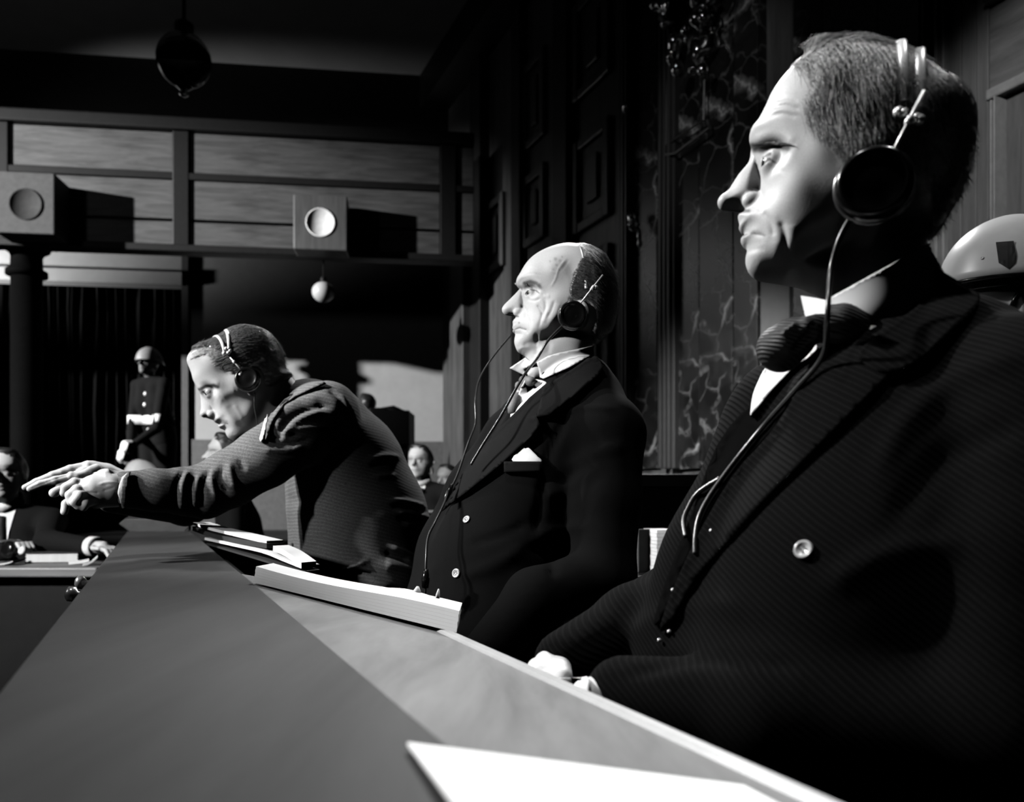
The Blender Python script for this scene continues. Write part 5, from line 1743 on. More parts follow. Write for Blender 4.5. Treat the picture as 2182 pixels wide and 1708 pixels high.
put('jacket', (V, Q), m_coat3, p3)
b_coat3 = bvh_of((V, Q)); b_all3 = bvh_of((hw3, hq3), (V, Q), nearM)
eyeball(fr3, S3, p3, mat=MATS['eye_shaded'], look=(-.85, .2, -.45))
V, Q = hair_mesh(S3, .0030)
put('hair', (fr3.world(V), Q), plain('hair_brown', .055, .36, .5, var=.5, scale=150), p3)
def flow3(u, w_):
    x = (u - fr3.px(*TC((490, 110)))[0]) / .1
    return 1.0 + 0 * u, .45 - 1.0 * np.clip(x, -.6, 2)
hair_strands(S3, fr3, 'hair_strands', plain('hair_strands_brown', .13, .35, .5, var=.6, scale=200), p3, 3000, .040, flow3, .00035, .0052, .003)
S3u = dict(S3)
S3u['hair'] = np.array([fr3.px(*TC(p), 0.055) for p in [(120, 330), (180, 250), (280, 215), (360, 300), (330, 390), (280, 370), (240, 310), (170, 320)]])
hair_strands(S3u, fr3, 'front_hair', m_hairg, p3, 700, .03, lambda u, w_: (1 + 0 * u, .55 + 0 * u), .0003, .003, .002)
def TCp(L): return [TC(p) for p in L]
put('shirt_collar', drape(TCp([(612, 870), (628, 815), (652, 740), (664, 700), (668, 735), (650, 830), (632, 888), (618, 892)]), b_all3, .006, .004, 3, False), m_white, p3)
put('jacket_collar', drape(TCp([(880, 545), (940, 510), (1040, 490), (1060, 500), (960, 540), (880, 580), (780, 640), (700, 760), (665, 860), (650, 880), (662, 780), (700, 690), (780, 600)]), b_all3, .005, .006, 4, False), m_coat3, p3)
put('cuff', drape(TDp := [TD(p) for p in [(1074, 640), (1086, 570), (1112, 500), (1158, 462), (1172, 470), (1130, 540), (1112, 640), (1118, 740), (1098, 726)]], b_all3, .003, .003, 3, False), m_white, p3)
put('sleeve_end', drape([TD(p) for p in [(1108, 600), (1120, 520), (1160, 458), (1190, 455), (1170, 520), (1150, 620), (1150, 770), (1112, 780), (1100, 700)]], b_all3, .004, .004, 4, False), m_coat3, p3)
disc_button(b_coat3, 624, 1160, 5, plain('dark_button', .05, .25, .5), p3, D=1.85)
cup3 = fpt(fr3, TC, 532, 470, .090)
hp3 = headphones('headphones on the man leaning over the rail', cup3, (fr3.V * .93 - fr3.U * .25 + fr3.W * .15).normalized(), .0285,
    [(over_top(fr3, TC, 372, 285, .080, 300, 186), (fr3.U * .8 + fr3.W * .6) * .0036), (over_top(fr3, TC, 405, 255, .080, 375, 146), (fr3.U * .8 + fr3.W * .6) * .004)],
    [fpt(fr3, TC, 372, 292, .080), fpt(fr3, TC, 400, 290, .080), fpt(fr3, TC, 402, 262, .079), fpt(fr3, TC, 385, 262, .079), fpt(fr3, TC, 412, 275, .08)],
    (fpt(fr3, TC, 395, 300, .078), fpt(fr3, TC, 500, 420, .094)), [fpt(fr3, TC, 480, 435, .096), fpt(fr3, TC, 488, 420, .094)],
    [([fpt(fr3, TC, 580, 555, .09), fpt(fr3, TC, 576, 640, .09), fpt(fr3, TC, 592, 740, .09), fpt(fr3, TC, 605, 830, .085), fpt(fr3, TC, 590, 900, .07)], .0016)],
    fr3.pt(*(lambda q: (q[0], -.086, q[1]))(fr3.px(*TC((532, 470)), .09))))

# ---------------------------------------------------------------- people further back
S0 = {}
for k, v in S1.items():
    S0[k] = v
GEN = {}
def gen_head(h):
    if h not in GEN:
        S = dict(S1)
        S['hair_out'] = np.array([fr1.px(*TA(p), 0) for p in [(470, 290), (500, 215), (570, 150), (680, 112), (800, 100), (900, 100), (1000, 115), (1080, 145), (1190, 185), (1290, 235), (1370, 300), (1460, 345), (1530, 410), (1558, 480), (1552, 570), (1545, 650), (1522, 750), (1495, 850), (1458, 930), (1412, 1000), (1370, 1080), (1310, 1150), (1240, 1130), (1100, 1010), (960, 900), (800, 700), (650, 480), (560, 360)]])
        S['hair'] = np.array([fr1.px(*TA(p), .04) for p in [(430, 330), (440, 160), (600, 40), (1000, 30), (1400, 180), (1650, 500), (1650, 900), (1400, 1250), (1270, 1190), (1150, 1090), (1090, 960), (1060, 800), (960, 770), (900, 900), (840, 900), (780, 700), (700, 640), (640, 500), (600, 400), (520, 350)]])
        S['comb'] = 1.0
        V, Q = head_mesh(S, h)
        Vh, Qh = hair_mesh(S, h * 1.1, .003, .001)
        GEN[h] = (V, Q, Vh, Qh)
    return GEN[h]

M_SUIT = cloth('dark_suit', .006, rough=.9, weave=300)
M_UNI = cloth('dark_uniform', .002, rough=.9, weave=300)
def seated(label, hx, hy, Y, face, bald=False, suit=None, h=.006, lean=0.0, tone=.5, shirt=True, tie=True, bow=False, hands=(), drop=.55, hair=True, size=1.0, name='person', group=None, elbows=(None, None)):
    """a person by head centre (photo pixel + depth) and facing direction in plan"""
    suit = suit or M_SUIT
    O = Pw(hx, hy, Y)
    f = Vector((face[0], face[1], 0)).normalized()
    left = Vector((-f.y, f.x, 0))
    fr = Frame(O, -f, left, size)
    V, Q, Vh, Qh = gen_head(h)
    keep = V
    hw = fr.world(keep)
    e = S1['eye']
    tn = np.full(len(hw), tone)
    # brows, eye line and mouth are darker
    U_, W_ = keep[:, 0], keep[:, 2]
    bu, bw_ = fr1.px(*TA((420, 645)), .04)
    tn *= 1 - .75 * np.exp(-((W_ - bw_) / .006) ** 2 - ((U_ - bu) / .03) ** 2)
    tn *= 1 - .5 * np.exp(-((W_ - e[1]) / .004) ** 2 - ((U_ - e[0]) / .014) ** 2)
    mu, mw = fr1.px(*TA((310, 1140)), .0)
    tn *= 1 - .5 * np.exp(-((W_ - mw) / .004) ** 2 - ((U_ - mu) / .026) ** 2)
    nb = O + Vector((0, 0, -.150 * size)) - f * .02
    hip = nb - Vector((0, 0, drop)) - f * (.10 + lean)
    nb = nb
    T = []
    for s in (-.08, .08):
        T.append([(nb + left * s * .8 - Vector((0, 0, .10)), .085), (nb.lerp(hip, .4) + left * s + f * .02, .11), (hip + left * s, .125)])
    ls, rs = nb + left * .175 - Vector((0, 0, .06)), nb - left * .175 - Vector((0, 0, .06))
    T.append([(ls, .062), (nb - Vector((0, 0, .02)), .06), (rs, .062)])
    arms = []
    hm = []
    for k, sh in ((0, ls), (1, rs)):
        tgt = hands[k] if k < len(hands) and hands[k] is not None else None
        if tgt is None:
            el = sh - Vector((0, 0, .27)) + left * (.05 if k == 0 else -.05)
            wr = el + f * .20 - Vector((0, 0, .06))
        else:
            wr = Vector(tgt)
            mid = (sh + wr) / 2
            el = mid - Vector((0, 0, .14)) + left * (.06 if k == 0 else -.06) - f * .04
            if elbows[k] is not None: el = Vector(elbows[k])
        arms.append([(sh, .06), (el, .048), (wr, .034)])
        d = (wr - el).normalized()
        sv = d.cross(Vector((0, 0, 1)))
        sv = sv.normalized() if sv.length > .1 else left
        pal = wr + d * .055
        ch = [[(wr + d * .01, .024), (pal, .026)]]
        for i in range(4):
            b0 = pal + sv * (-.026 + .0175 * i) + d * .02
            ch.append([(b0, .0095), (b0 + d * .035 - Vector((0, 0, .006)), .009), (b0 + d * .055 - Vector((0, 0, .028)), .0075)])
        sg = 1 if k == 0 else -1
        ch.append([(wr + d * .03 + sv * .025 * sg, .0105), (wr + d * .06 + sv * .045 * sg, .009), (wr + d * .085 + sv * .040 * sg, .0075)])
        hm.append(hand_mesh(ch, .0045, .008))
    core = body_core([shrink(l, .03) for l in T + arms], .02)
    p = person_root(name, [(hw, Q)] + hm + [core], label, np.concatenate([tn] + [np.full(len(m[0]), tone) for m in hm + [core]]))
    if group: p['group'] = group
    def fn(G):
        g = None
        for l in T:
            q = chain(G, l, .03); g = q if g is None else smin(g, q, .045)
        for l in arms:
            g = smin(g, chain(G, l, .02), .02)
        return g
    lo, hi = bounds([q for l in T + arms for q in l], .03)
    JV, JQ = sdf_mesh(fn, lo, hi, .014)
    put('jacket', (JV, JQ), suit, p)
    if hair and not bald:
        put('hair', (fr.world(Vh), Qh), plain('hair_black', .02, .4, .5, var=.4, scale=150), p)
    elif bald:
        m = Vh[:, 2] < S1['eye'][1] + .03
        keepf = [q for q in Qh.tolist() if all(m[i] for i in q)]
        put('hair', (fr.world(Vh), keepf), plain('hair_black', .02, .4, .5, var=.4, scale=150), p)
    if shirt:
        # collar ring and shirt front
        mb = MB()
        c0 = nb + Vector((0, 0, .035)) + f * .01
        A = []
        n = 20
        for i in range(n):
            q = 2 * math.pi * i / n
            d = f * math.cos(q) + left * math.sin(q)
            A.append((c0 + d * .056 + Vector((0, 0, .028 - .022 * math.cos(q))), c0 + d * .072 - Vector((0, 0, .022 + .026 * max(0, math.cos(q)) ** 2))))
        Vc = [a for a, b in A] + [b for a, b in A] + [a - (a - c0) * .08 for a, b in A] + [b - (b - c0) * .08 for a, b in A]
        Fc = []
        for i in range(n):
            j = (i + 1) % n
            Fc += [(i, i + n, j + n, j), (i + 2 * n, j + 2 * n, j + 3 * n, i + 3 * n), (i, j, j + 2 * n, i + 2 * n), (i + n, i + 3 * n, j + 3 * n, j + n)]
        obj('shirt_collar', Vc, Fc, m_white, p, True)
        bj = bvh_of((JV, JQ))
        def cast(a, z):
            o_ = nb + left * a + Vector((0, 0, z)) + f * .5
            l_, n_, i_, d_ = bj.ray_cast(o_, -f)
            return (l_ + f * .006) if l_ is not None else nb + left * a + Vector((0, 0, z)) + f * .09
        rowsz = [(-.005, .050), (-.05, .042), (-.10, .031), (-.15, .019), (-.21, .006)]
        Vs, Fs = [], []
        for z, wd in rowsz:
            for a in (-wd, -wd / 2, 0, wd / 2, wd):
                Vs.append(cast(a, z))
        n5 = len(Vs)
        Vs += [v - f * .004 for v in Vs]
        for i in range(len(rowsz) - 1):
            for j in range(4):
                q = (i * 5 + j, i * 5 + j + 1, (i + 1) * 5 + j + 1, (i + 1) * 5 + j)
                Fs.append(q[::-1]); Fs.append(tuple(k + n5 for k in q))
        obj('shirt_front', Vs, Fs, m_white, p, True)
        if tie:
            pts = [cast(0, z) + f * .006 for z in (-.03, -.06, -.11, -.16, -.205)]
            MB().tube(pts, [.012, .013, .017, .018, .012], 8).make('necktie', cloth('dark_silk', .03, rough=.6), p, True)
        if bow:
            c = cast(0, -.035) + f * .012
            MB().tube([c - left * .05, c - left * .03, c, c + left * .03, c + left * .05], [.012, .017, .008, .017, .012], 10).make('bow_tie', cloth('dark_silk', .03, rough=.6), p, True)
    return p, fr, (JV, JQ), nb, f, left

tbl_Y = 3.15
man_a = seated('seated man with dark hair cut by the left edge, hand on the table', 14, 1012, 3.55, (.25, -1), h=.005, hands=(Pw(200, 1164, 3.2), Pw(22, 1170, 3.28)), elbows=(Pw(100, 1152, 3.34), None), tone=.55)
w_ = Pw(200, 1164, 3.2); d_ = (w_ - Pw(100, 1152, 3.34)).normalized()
MB().lathe(w_, d_, [(.034, -.02), (.04, -.018), (.041, .016), (.036, .018)], 18).make('shirt_cuff', m_white, man_a[0], True)
man_b = seated('bald man mostly hidden behind the clasped hands, above the sleeve', 312, 1026, 4.75, (-.75, -.65), bald=True, size=1.15, h=.006, tone=.55)
man_c = seated('man seen in part behind the leaning man\'s outstretched sleeve', 492, 968, 4.3, (-.95, -.30), h=.006, tone=.55)
man_d = seated('young man in bow tie facing the dock, seated between the two left defendants', 897, 985, 5.3, (-.30, -1), bow=True, tie=False, h=.006, tone=.5)
man_e = seated('man at the picture\'s middle half hidden behind the old man\'s coat', 957, 1022, 6.1, (-.55, -1), h=.007, tone=.42)
man_f = seated('dark haired camera operator seen from behind at the box on the rear platform', 783, 862, 7.9, (-.55, .8), h=.009, tone=.5, shirt=False)
MB().lathe(man_d[1].pt(.022, -.088, .0), man_d[1].V, [(.012, -.01), (.03, -.006), (.03, .008), (0, .01)], 14).make('ear_phone', m_black, man_d[0], True)
MB().lathe(man_d[1].pt(.0, .092, .0), man_d[1].V, [(.003, -.004), (.009, 0), (.006, .006), (0, .008)], 10).make('ear_phone_screw', m_chrome, man_d[0], True)

# guard standing in the rear opening
def helmet(parent, fr, size, mat, s=1.0, shell=None):
    """domed steel helmet: rim dips at the brow, chin strap below"""
    A, B = [], []
    n, m = 40, 14
    V, Fc = [], []
    c = (.006, 0, .026)
    for j in range(m + 1):
        th = math.pi / 2 * j / m
        for i in range(n):
            q = 2 * math.pi * i / n
            ru, rv, rw = .146, .118, .146
            fl = 1 + .035 * max(0, 1 - th * 4)
            u = c[0] + ru * math.cos(th) * math.cos(q) * fl
            v = rv * math.cos(th) * math.sin(q) * fl
            w_ = c[2] + rw * math.sin(th) ** .92 - .014 * (1 - th / (math.pi / 2)) * (1 + .6 * math.cos(q))
            V.append(fr.pt(u, v, w_))
    for j in range(m):
        for i in range(n):
            Fc.append((j * n + i, j * n + (i + 1) % n, (j + 1) * n + (i + 1) % n, (j + 1) * n + i))
    N = len(V)
    cc = fr.pt(*c)
    V += [cc + (p - cc) * .95 for p in V]
    for j in range(m):
        for i in range(n):
            Fc.append((N + j * n + i, N + (j + 1) * n + i, N + (j + 1) * n + (i + 1) % n, N + j * n + (i + 1) % n))
    for i in range(n):
        Fc.append((i, N + i, N + (i + 1) % n, (i + 1) % n))
    h_ = obj('helmet', V, Fc, mat, parent, True)
    rim = [V[i] for i in range(n)] + [V[0]]
    MB().tube(rim, .0042 * s, 8, False).make('helmet_rim', m_black, h_, True)
    return h_, (V, Fc)
m_helm = plain('helmet_enamel', .55, .35, .45, var=.04, scale=40)
g1p, g1f, g1j, g1nb, g1d, g1l = seated('white gloved guard in helmet and white belt standing before the black curtain', 318, 775, 8.1, (-.35, -1), suit=M_UNI, h=.009, tone=.14, shirt=False, hair=False, hands=(Pw(283, 948, 7.85), Pw(276, 965, 7.85)), drop=.62)
h_, _ = helmet(g1p, g1f, 1, plain('helmet_steel', .20, .45, .4))
hip = g1nb - Vector((0, 0, .62)) - g1d * .10
leg_pts = [[(hip + g1l * s * .09, .115), (hip + g1l * s * .10 - Vector((0, 0, .45)), .085), (hip + g1l * s * .11 - Vector((0, 0, .88)), .06)] for s in (-1, 1)]
put('trousers', body_core(leg_pts, .02), M_UNI, g1p)
for s in (-1, 1):
    b0 = hip + g1l * s * .11 - Vector((0, 0, .93))
    put('boot', body_core([[(b0, .055), (b0 + g1d * .14 - Vector((0, 0, .015)), .045)]], .02), m_black, g1p)
ftz = (hip - Vector((0, 0, .99))).z
bjg = bvh_of(g1j)
belt = []
bc = g1nb - Vector((0, 0, .42)) - g1d * .05
Vb, Fb = [], []
nb_ = 40
for i in range(nb_):
    q = 2 * math.pi * i / nb_
    d = g1d * math.cos(q) + g1l * math.sin(q)
    l_, n_, _, _ = bjg.ray_cast(bc + d * .6, -d)
    p = (l_ if l_ is not None else bc + d * .16) + d * .008
    Vb += [p + Vector((0, 0, .045)), p - Vector((0, 0, .045)), p - d * .006 + Vector((0, 0, .045)), p - d * .006 - Vector((0, 0, .045))]
for i in range(nb_):
    a, b = i * 4, ((i + 1) % nb_) * 4
    Fb += [(a, a + 1, b + 1, b), (a + 2, b + 2, b + 3, a + 3), (a, b, b + 2, a + 2), (a + 1, a + 3, b + 3, b + 1)]
obj('white_belt', Vb, Fb, m_white, g1p, True)
for z in (-.16, -.27, -.52):
    o_ = g1nb + Vector((0, 0, z)) + g1d * .6
    l_, n_, _, _ = bjg.ray_cast(o_, -g1d)
    if l_ is not None:
        MB().lathe(l_, g1d, [(.016, -.005), (.022, .004), (.014, .012), (0, .014)], 12).make('button', m_chrome, g1p, True)
gl_ = []
for k, (x, y) in enumerate(((283, 948), (276, 966))):
    w0 = Pw(x, y, 7.85)
    gl_ += [[(w0 + g1d * .02, .045), (w0 + g1d * .07 - g1l * .02, .042), (w0 + g1d * .10 - Vector((0, 0, .05)), .034)]]
    for i in range(4):
        b0 = w0 + g1d * .09 + g1l * (-.03 + .02 * i)
        gl_ += [[(b0, .017), (b0 + g1d * .02 - Vector((0, 0, .05)), .015), (b0 - g1d * .01 - Vector((0, 0, .085)), .013)]]
put('white_gloves', hand_mesh(gl_, .008, .012), m_white, g1p)
plf = thing('rear_platform', 'dark raised platform under the standing guard and camera operator', 'platform', (-3.5, 8.6, FZ))
MB().box((-3.0, 8.75, (ftz + FZ) / 2), (1, .12, 0), (-.12, 1, 0), (0, 0, 1), 1.75, 1.3, (ftz - FZ) / 2).make('platform_block', m_dark, plf, bevel=.02)

# camera operator's box
bx0 = Pw(838, 915, 7.6); mpp = 7.6 / F
bxo = thing('camera_box', 'black stepped camera housing in front of the pale wall', 'camera', (bx0.x, bx0.y, bx0.z - 36 * mpp))
MB().box(bx0, (1, 0, 0), (0, 1, 0), (0, 0, 1), 40 * mpp, .22, 36 * mpp).make('housing', m_dark, bxo, bevel=.01)
MB().tube([bx0 + Vector((-36 * mpp, 0, 34 * mpp)), bx0 + Vector((0, 0, 36 * mpp)), bx0 + Vector((22 * mpp, 0, 30 * mpp))], [.05, .07, .05], 14).make('hood', m_dark, bxo, True)
MB().box(bx0 + Vector((-26 * mpp, 0, 36 * mpp)), (1, 0, 0), (0, 1, 0), (0, 0, 1), 18 * mpp, .2, 6 * mpp).make('top_step', m_dark, bxo, bevel=.01)
pz = bx0.z - 36 * mpp
MB().box((bx0.x, bx0.y, (pz + ftz) / 2), (1, 0, 0), (0, 1, 0), (0, 0, 1), .16, .16, (pz - ftz) / 2 + .02).make('pedestal', m_dark, bxo, bevel=.01)

# helmeted guard, right
g2p, g2f, g2j, g2nb, g2d, g2l = seated('guard in pale helmet with dark shield, glasses and chin strap, behind the nearest man', 2150, 627, 1.75, (-.86, .40), suit=M_UNI, h=.004, tone=.42, shirt=False, hair=False, drop=.6, size=1.0)
h2, hm2 = helmet(g2p, g2f, 1, m_helm)
hip2 = g2nb - Vector((0, 0, .6)) - g2d * .10
put('trousers', body_core([[(hip2 + g2l * s * .09, .115), (hip2 + g2l * s * .10 - Vector((0, 0, .38)), .085), (hip2 + g2l * s * .11 - Vector((0, 0, .75)), .06)] for s in (-1, 1)], .02), M_UNI, g2p)
for s in (-1, 1):
    b0 = hip2 + g2l * s * .11 - Vector((0, 0, .80)); b0.z = max(b0.z, .05)
    put('boot', body_core([[(b0, .05), (b0 + g2d * .14 - Vector((0, 0, .005)), .045)]], .02), m_black, g2p)
bh2 = bvh_of(hm2)
put('shield_emblem', drape([(2122, 516), (2160, 513), (2166, 545), (2164, 560), (2149, 573), (2128, 560)], bh2, .0006, .0012, 5, False), plain('emblem_dark', .012, .5, .3), h2, False, 'flat dark shield painted on the helmet')
disc_button(bh2, 2093, 550, 3.4, plain('helmet_enamel', .55, .35, .45), h2, 'rivet', False, D=1.65)
bg2 = bvh_of((g2p.data.vertices and np.array([list(v.co + g2p.location) for v in g2p.data.vertices]), [tuple(q.vertices) for q in g2p.data.polygons]))
cord('chin_strap', [on(bg2, x, y, .004, 1.68) for x, y in ((2176, 610), (2160, 645), (2140, 680), (2120, 700))], g2p, .005, m_black)
e2 = g2f.pt(S1['eye'][0] - .016, .036, S1['eye'][1])
gls = MB()
ring = [e2 + g2f.U * (.006 * math.cos(2 * math.pi * i / 24)) + g2f.V * (.021 * math.cos(2 * math.pi * i / 24)) + g2f.W * (.019 * math.sin(2 * math.pi * i / 24)) for i in range(25)]
gls.tube(ring, .0014, 8, False)
go = thing('spectacles', 'thin metal rimmed spectacles on the helmeted guard', 'glasses', e2)
gls.make('lens_rim', m_chrome, go, True)
MB().tube([e2 + g2f.V * .021 + g2f.U * .006, e2 + g2f.V * .034 + g2f.U * .05, e2 + g2f.V * .036 + g2f.U * .10], .0013, 8).make('temple_arm', m_chrome, go, True)
MB().tube([e2 - g2f.V * .021 - g2f.U * .006, e2 - g2f.V * .036 - g2f.U * .010 + g2f.W * .003, e2 - g2f.V * .05 - g2f.U * .006], .0013, 8).make('nose_bridge', m_chrome, go, True)
ring2 = [e2 - g2f.V * .072 + g2f.U * (.006 * math.cos(2 * math.pi * i / 24)) + g2f.V * (.021 * math.cos(2 * math.pi * i / 24)) + g2f.W * (.019 * math.sin(2 * math.pi * i / 24)) for i in range(25)]
MB().tube(ring2, .0014, 8, False).make('lens_rim', m_chrome, go, True)

# ---------------------------------------------------------------- table, books, papers
def at_table(x, y):
    """point on the table top seen at a pixel"""
    return Pw(x, y, TZ * F / (y - HY))
TZ = (1208 - HY) / F * 3.0        # table top, below the camera
ty0 = TZ * F / (1209 - HY); 
zt_ = CZ - TZ
tab = thing('table', 'long wooden counsel table with pale front edge at the far left', 'table', (-2.5, 3.4, FZ))
tx0, tx1 = -4.2, -1.55
MB().box(((tx0 + tx1) / 2, ty0 + .19, zt_ - .018), (1, 0, 0), (0, 1, 0), (0, 0, 1), (tx1 - tx0) / 2, .19, .018).make('table_top', wood('table_oak', .16, stretch=(1, 10, 10), var=.35), tab, bevel=.006)
MB().box(((tx0 + tx1) / 2, ty0 + .08, (zt_ - .036 + FZ) / 2), (1, 0, 0), (0, 1, 0), (0, 0, 1), (tx1 - tx0) / 2 - .03, .02, (zt_ - .036 - FZ) / 2).make('modesty_panel', m_dark, tab)
for x in (tx0 + .1, tx1 - .1):
    MB().box((x, ty0 + .3, (zt_ - .036 + FZ) / 2), (1, 0, 0), (0, 1, 0), (0, 0, 1), .04, .04, (zt_ - .036 - FZ) / 2).make('leg', m_dark, tab, bevel=.004)

def book(name, label, cat, corner, ax, L, Wd, H, cover, pages, parent_group=None, ct=.004):
    """closed book or pad: page block between two covers; corner = near lower left corner"""
    ax = Vector(ax).normalized(); ay = Vector((-ax.y, ax.x, 0))
    c = Vector(corner)
    ctr = c + ax * L / 2 + ay * Wd / 2
    t = thing(name, label, cat, (ctr.x, ctr.y, c.z), parent_group)
    MB().box(ctr + Vector((0, 0, ct / 2)), ax, ay, (0, 0, 1), L / 2, Wd / 2, ct / 2).make('cover', cover, t, bevel=.001)
    n = max(2, min(14, int(H / .005)))
    for i in range(n):
        z0 = ct + (H - 2 * ct) * i / n; z1 = ct + (H - 2 * ct) * (i + .93) / n
        j = .002 * math.sin(i * 2.3)
        MB().box(ctr + Vector((0, 0, (z0 + z1) / 2)) + ax * j, ax, ay, (0, 0, 1), L / 2 - .004, Wd / 2 - .004, (z1 - z0) / 2).make('leaves', pages, t)
    MB().box(ctr + Vector((0, 0, H - ct / 2)), ax, ay, (0, 0, 1), L / 2, Wd / 2, ct / 2).make('cover', cover, t, bevel=.001)
    return t
m_page = plain('page_paper', .72, .85, .15, var=.06, scale=80)
m_cov = plain('dark_book_cloth', .035, .7, .2)
k3 = 3.0 / F
cB = at_table(52, 1200); cB.z = zt_
book('book', 'thick closed book with pale page edges on the counsel table', 'book', cB, (1, .18, 0), 66 * k3 * 1.7, .20, 24 * k3, m_cov, m_page)
def paper(label, c, ax, L, Wd, zr=0.0, name='paper', mat=None, th=.002, lift=0.0, group=None):
    ax = Vector(ax).normalized(); ay = Vector((-ax.y, ax.x, 0)).normalized()
    V, Fc = [], []
    for i in range(7):
        for j in range(5):
            u, v = i / 6, j / 4
            V.append(Vector(c) + ax * (u * L) + ay * (v * Wd) + Vector((0, 0, th + lift * u * u + .001 * math.sin(5 * u + 3 * v))))
    n = len(V)
    V += [p - Vector((0, 0, th)) for p in V]
    for i in range(6):
        for j in range(4):
            q = (i * 5 + j, (i + 1) * 5 + j, (i + 1) * 5 + j + 1, i * 5 + j + 1)
            Fc.append(q); Fc.append(tuple(k + n for k in q[::-1]))
    ring = [i * 5 for i in range(7)] + [30 + j for j in range(1, 5)] + [i * 5 + 4 for i in range(5, -1, -1)] + [j for j in range(3, 0, -1)]
    for a, b in zip(ring, ring[1:] + ring[:1]):
        Fc.append((b, a, a + n, b + n))
    o = obj(name, V, Fc, mat or m_page, None, False)
    return tag(o, label, 'paper', group)
def tp(x, y): 
    p = at_table(x, y); p.z = zt_ + .001; return p
paper('white paper at the left end of the counsel table under the seated man\'s hand', tp(-8, 1205), (1, .1, 0), .06, .10, lift=.015, th=.004)
paper('folded white slip lying beside the thick book', tp(146, 1203), (1, .15, 0), .075, .05, lift=.012, th=.012)
paper('small curled white slip at the table\'s front edge', tp(176, 1206), (1, .5, 0), .05, .05, lift=.03, th=.006)
# headset held by the man at the left edge
hs = thing('headset', 'loose dark headphones lying under the seated man\'s hand on the table', 'headphones', tp(45, 1200))
b = at_table(38, 1198); b.z = zt_
MB().tube([b + Vector((.09 * math.cos(q) - .03, .03 * math.cos(q), .005 + .085 * math.sin(q))) for q in [math.pi * i / 14 for i in range(15)]], .005, 8).make('headband', plain('headset_band', .05, .3, .5), hs, True)
MB().lathe(b + Vector((-.02, -.03, .055)), (-.3, -.9, .2), [(.02, -.012), (.034, -.006), (.034, .006), (.02, .012), (0, .012)], 20).make('ear_cup', m_black, hs, True)
MB().lathe(b + Vector((.035, -.03, .05)), (-.3, -.9, .2), [(.012, -.008), (.02, 0), (.012, .008), (0, .009)], 16).make('ear_cup', m_white, hs, True)

# white pad across the desk
A_ = Vector((-.402, 1.24, 0)); B_ = Vector((-.069, .985, 0))
def desk_z(X, Y):
    x0 = X - dk.x * Y
    t = (x0 - XR) / (XD - XR)
    return zd0 + (zd1 + .003 - zd0) * min(max(t, -.2), 1.0)
A_.z = desk_z(A_.x, A_.y) ; B_.z = desk_z(B_.x, B_.y)
axp = (B_ - A_); Lp = axp.length; axp.normalize()
ayp = Vector((-axp.y, axp.x, 0)).normalized(); ayp = (ayp - axp * ayp.dot(axp)).normalized()
if ayp.y < 0: ayp = -ayp
ayp = Vector((-.03, 1, -.03)).normalized()
azp = axp.cross(ayp).normalized()
pad = thing('writing_pad', 'thick stack of white paper lying across the desk before the elderly man', 'paper stack', A_)
m_padp = plain('pad_paper', .86, .8, .2, var=.02)
NPL, TH = 6, .0255
for i in range(NPL):
    j = .0004 * math.sin(i * 2.7)
    a0, a1 = TH * i / NPL + .00008, TH * (i + 1) / NPL
    V, Fc = [], []
    nn = 16
    for k in range(nn + 1):
        t = k / nn
        sag = .0030 * math.sin(t * 5.0) + .006 * max(0, t - .75)
        base = A_ + axp * (Lp * t + j)
        for (yy, zz) in ((0, a0), (.10, a0), (.10, a1), (0, a1)):
            V.append(base + ayp * yy + azp * (zz - sag * (zz / TH) + .003))
    for k in range(nn):
        for e in range(4):
            Fc.append((k * 4 + e, k * 4 + (e + 1) % 4, (k + 1) * 4 + (e + 1) % 4, (k + 1) * 4 + e))
    Fc += [(3, 2, 1, 0), tuple(nn * 4 + e for e in range(4))]
    obj('sheet_block', V, Fc, m_padp, pad)
top = A_ + azp * (TH + .001)
def padp(t, y): return top + axp * (Lp * t) + ayp * y - azp * .003
for (t, y, wd, hh, lab) in ((.80, .09, .012, .017, 'short'), (.895, .085, .006, .020, 'narrow')):
    c = padp(t, y)
    MB().tube([c, c + azp * hh * .6, c + azp * hh], [wd * .6, wd * .5, wd * .15], 6).make('paper_tab', m_padp, pad, True)
mbx = MB()
Vt, Ft = [], []
for k in range(9):
    t = .60 + .38 * k / 8
    hh = .004 + .010 * math.sin(max(0, (t - .6)) * 8) ** 2 * (1 - (t - .6) / .45)
    Vt += [padp(t, .02), padp(t, .096), padp(t, .096) + azp * hh, padp(t, .05) + azp * hh * .8]
for k in range(8):
    for e in range(4):
        Ft.append((k * 4 + e, k * 4 + (e + 1) % 4, (k + 1) * 4 + (e + 1) % 4, (k + 1) * 4 + e))
Ft += [(3, 2, 1, 0), tuple(32 + e for e in range(4))]
obj('curled_sheet', Vt, Ft, m_padp, pad)

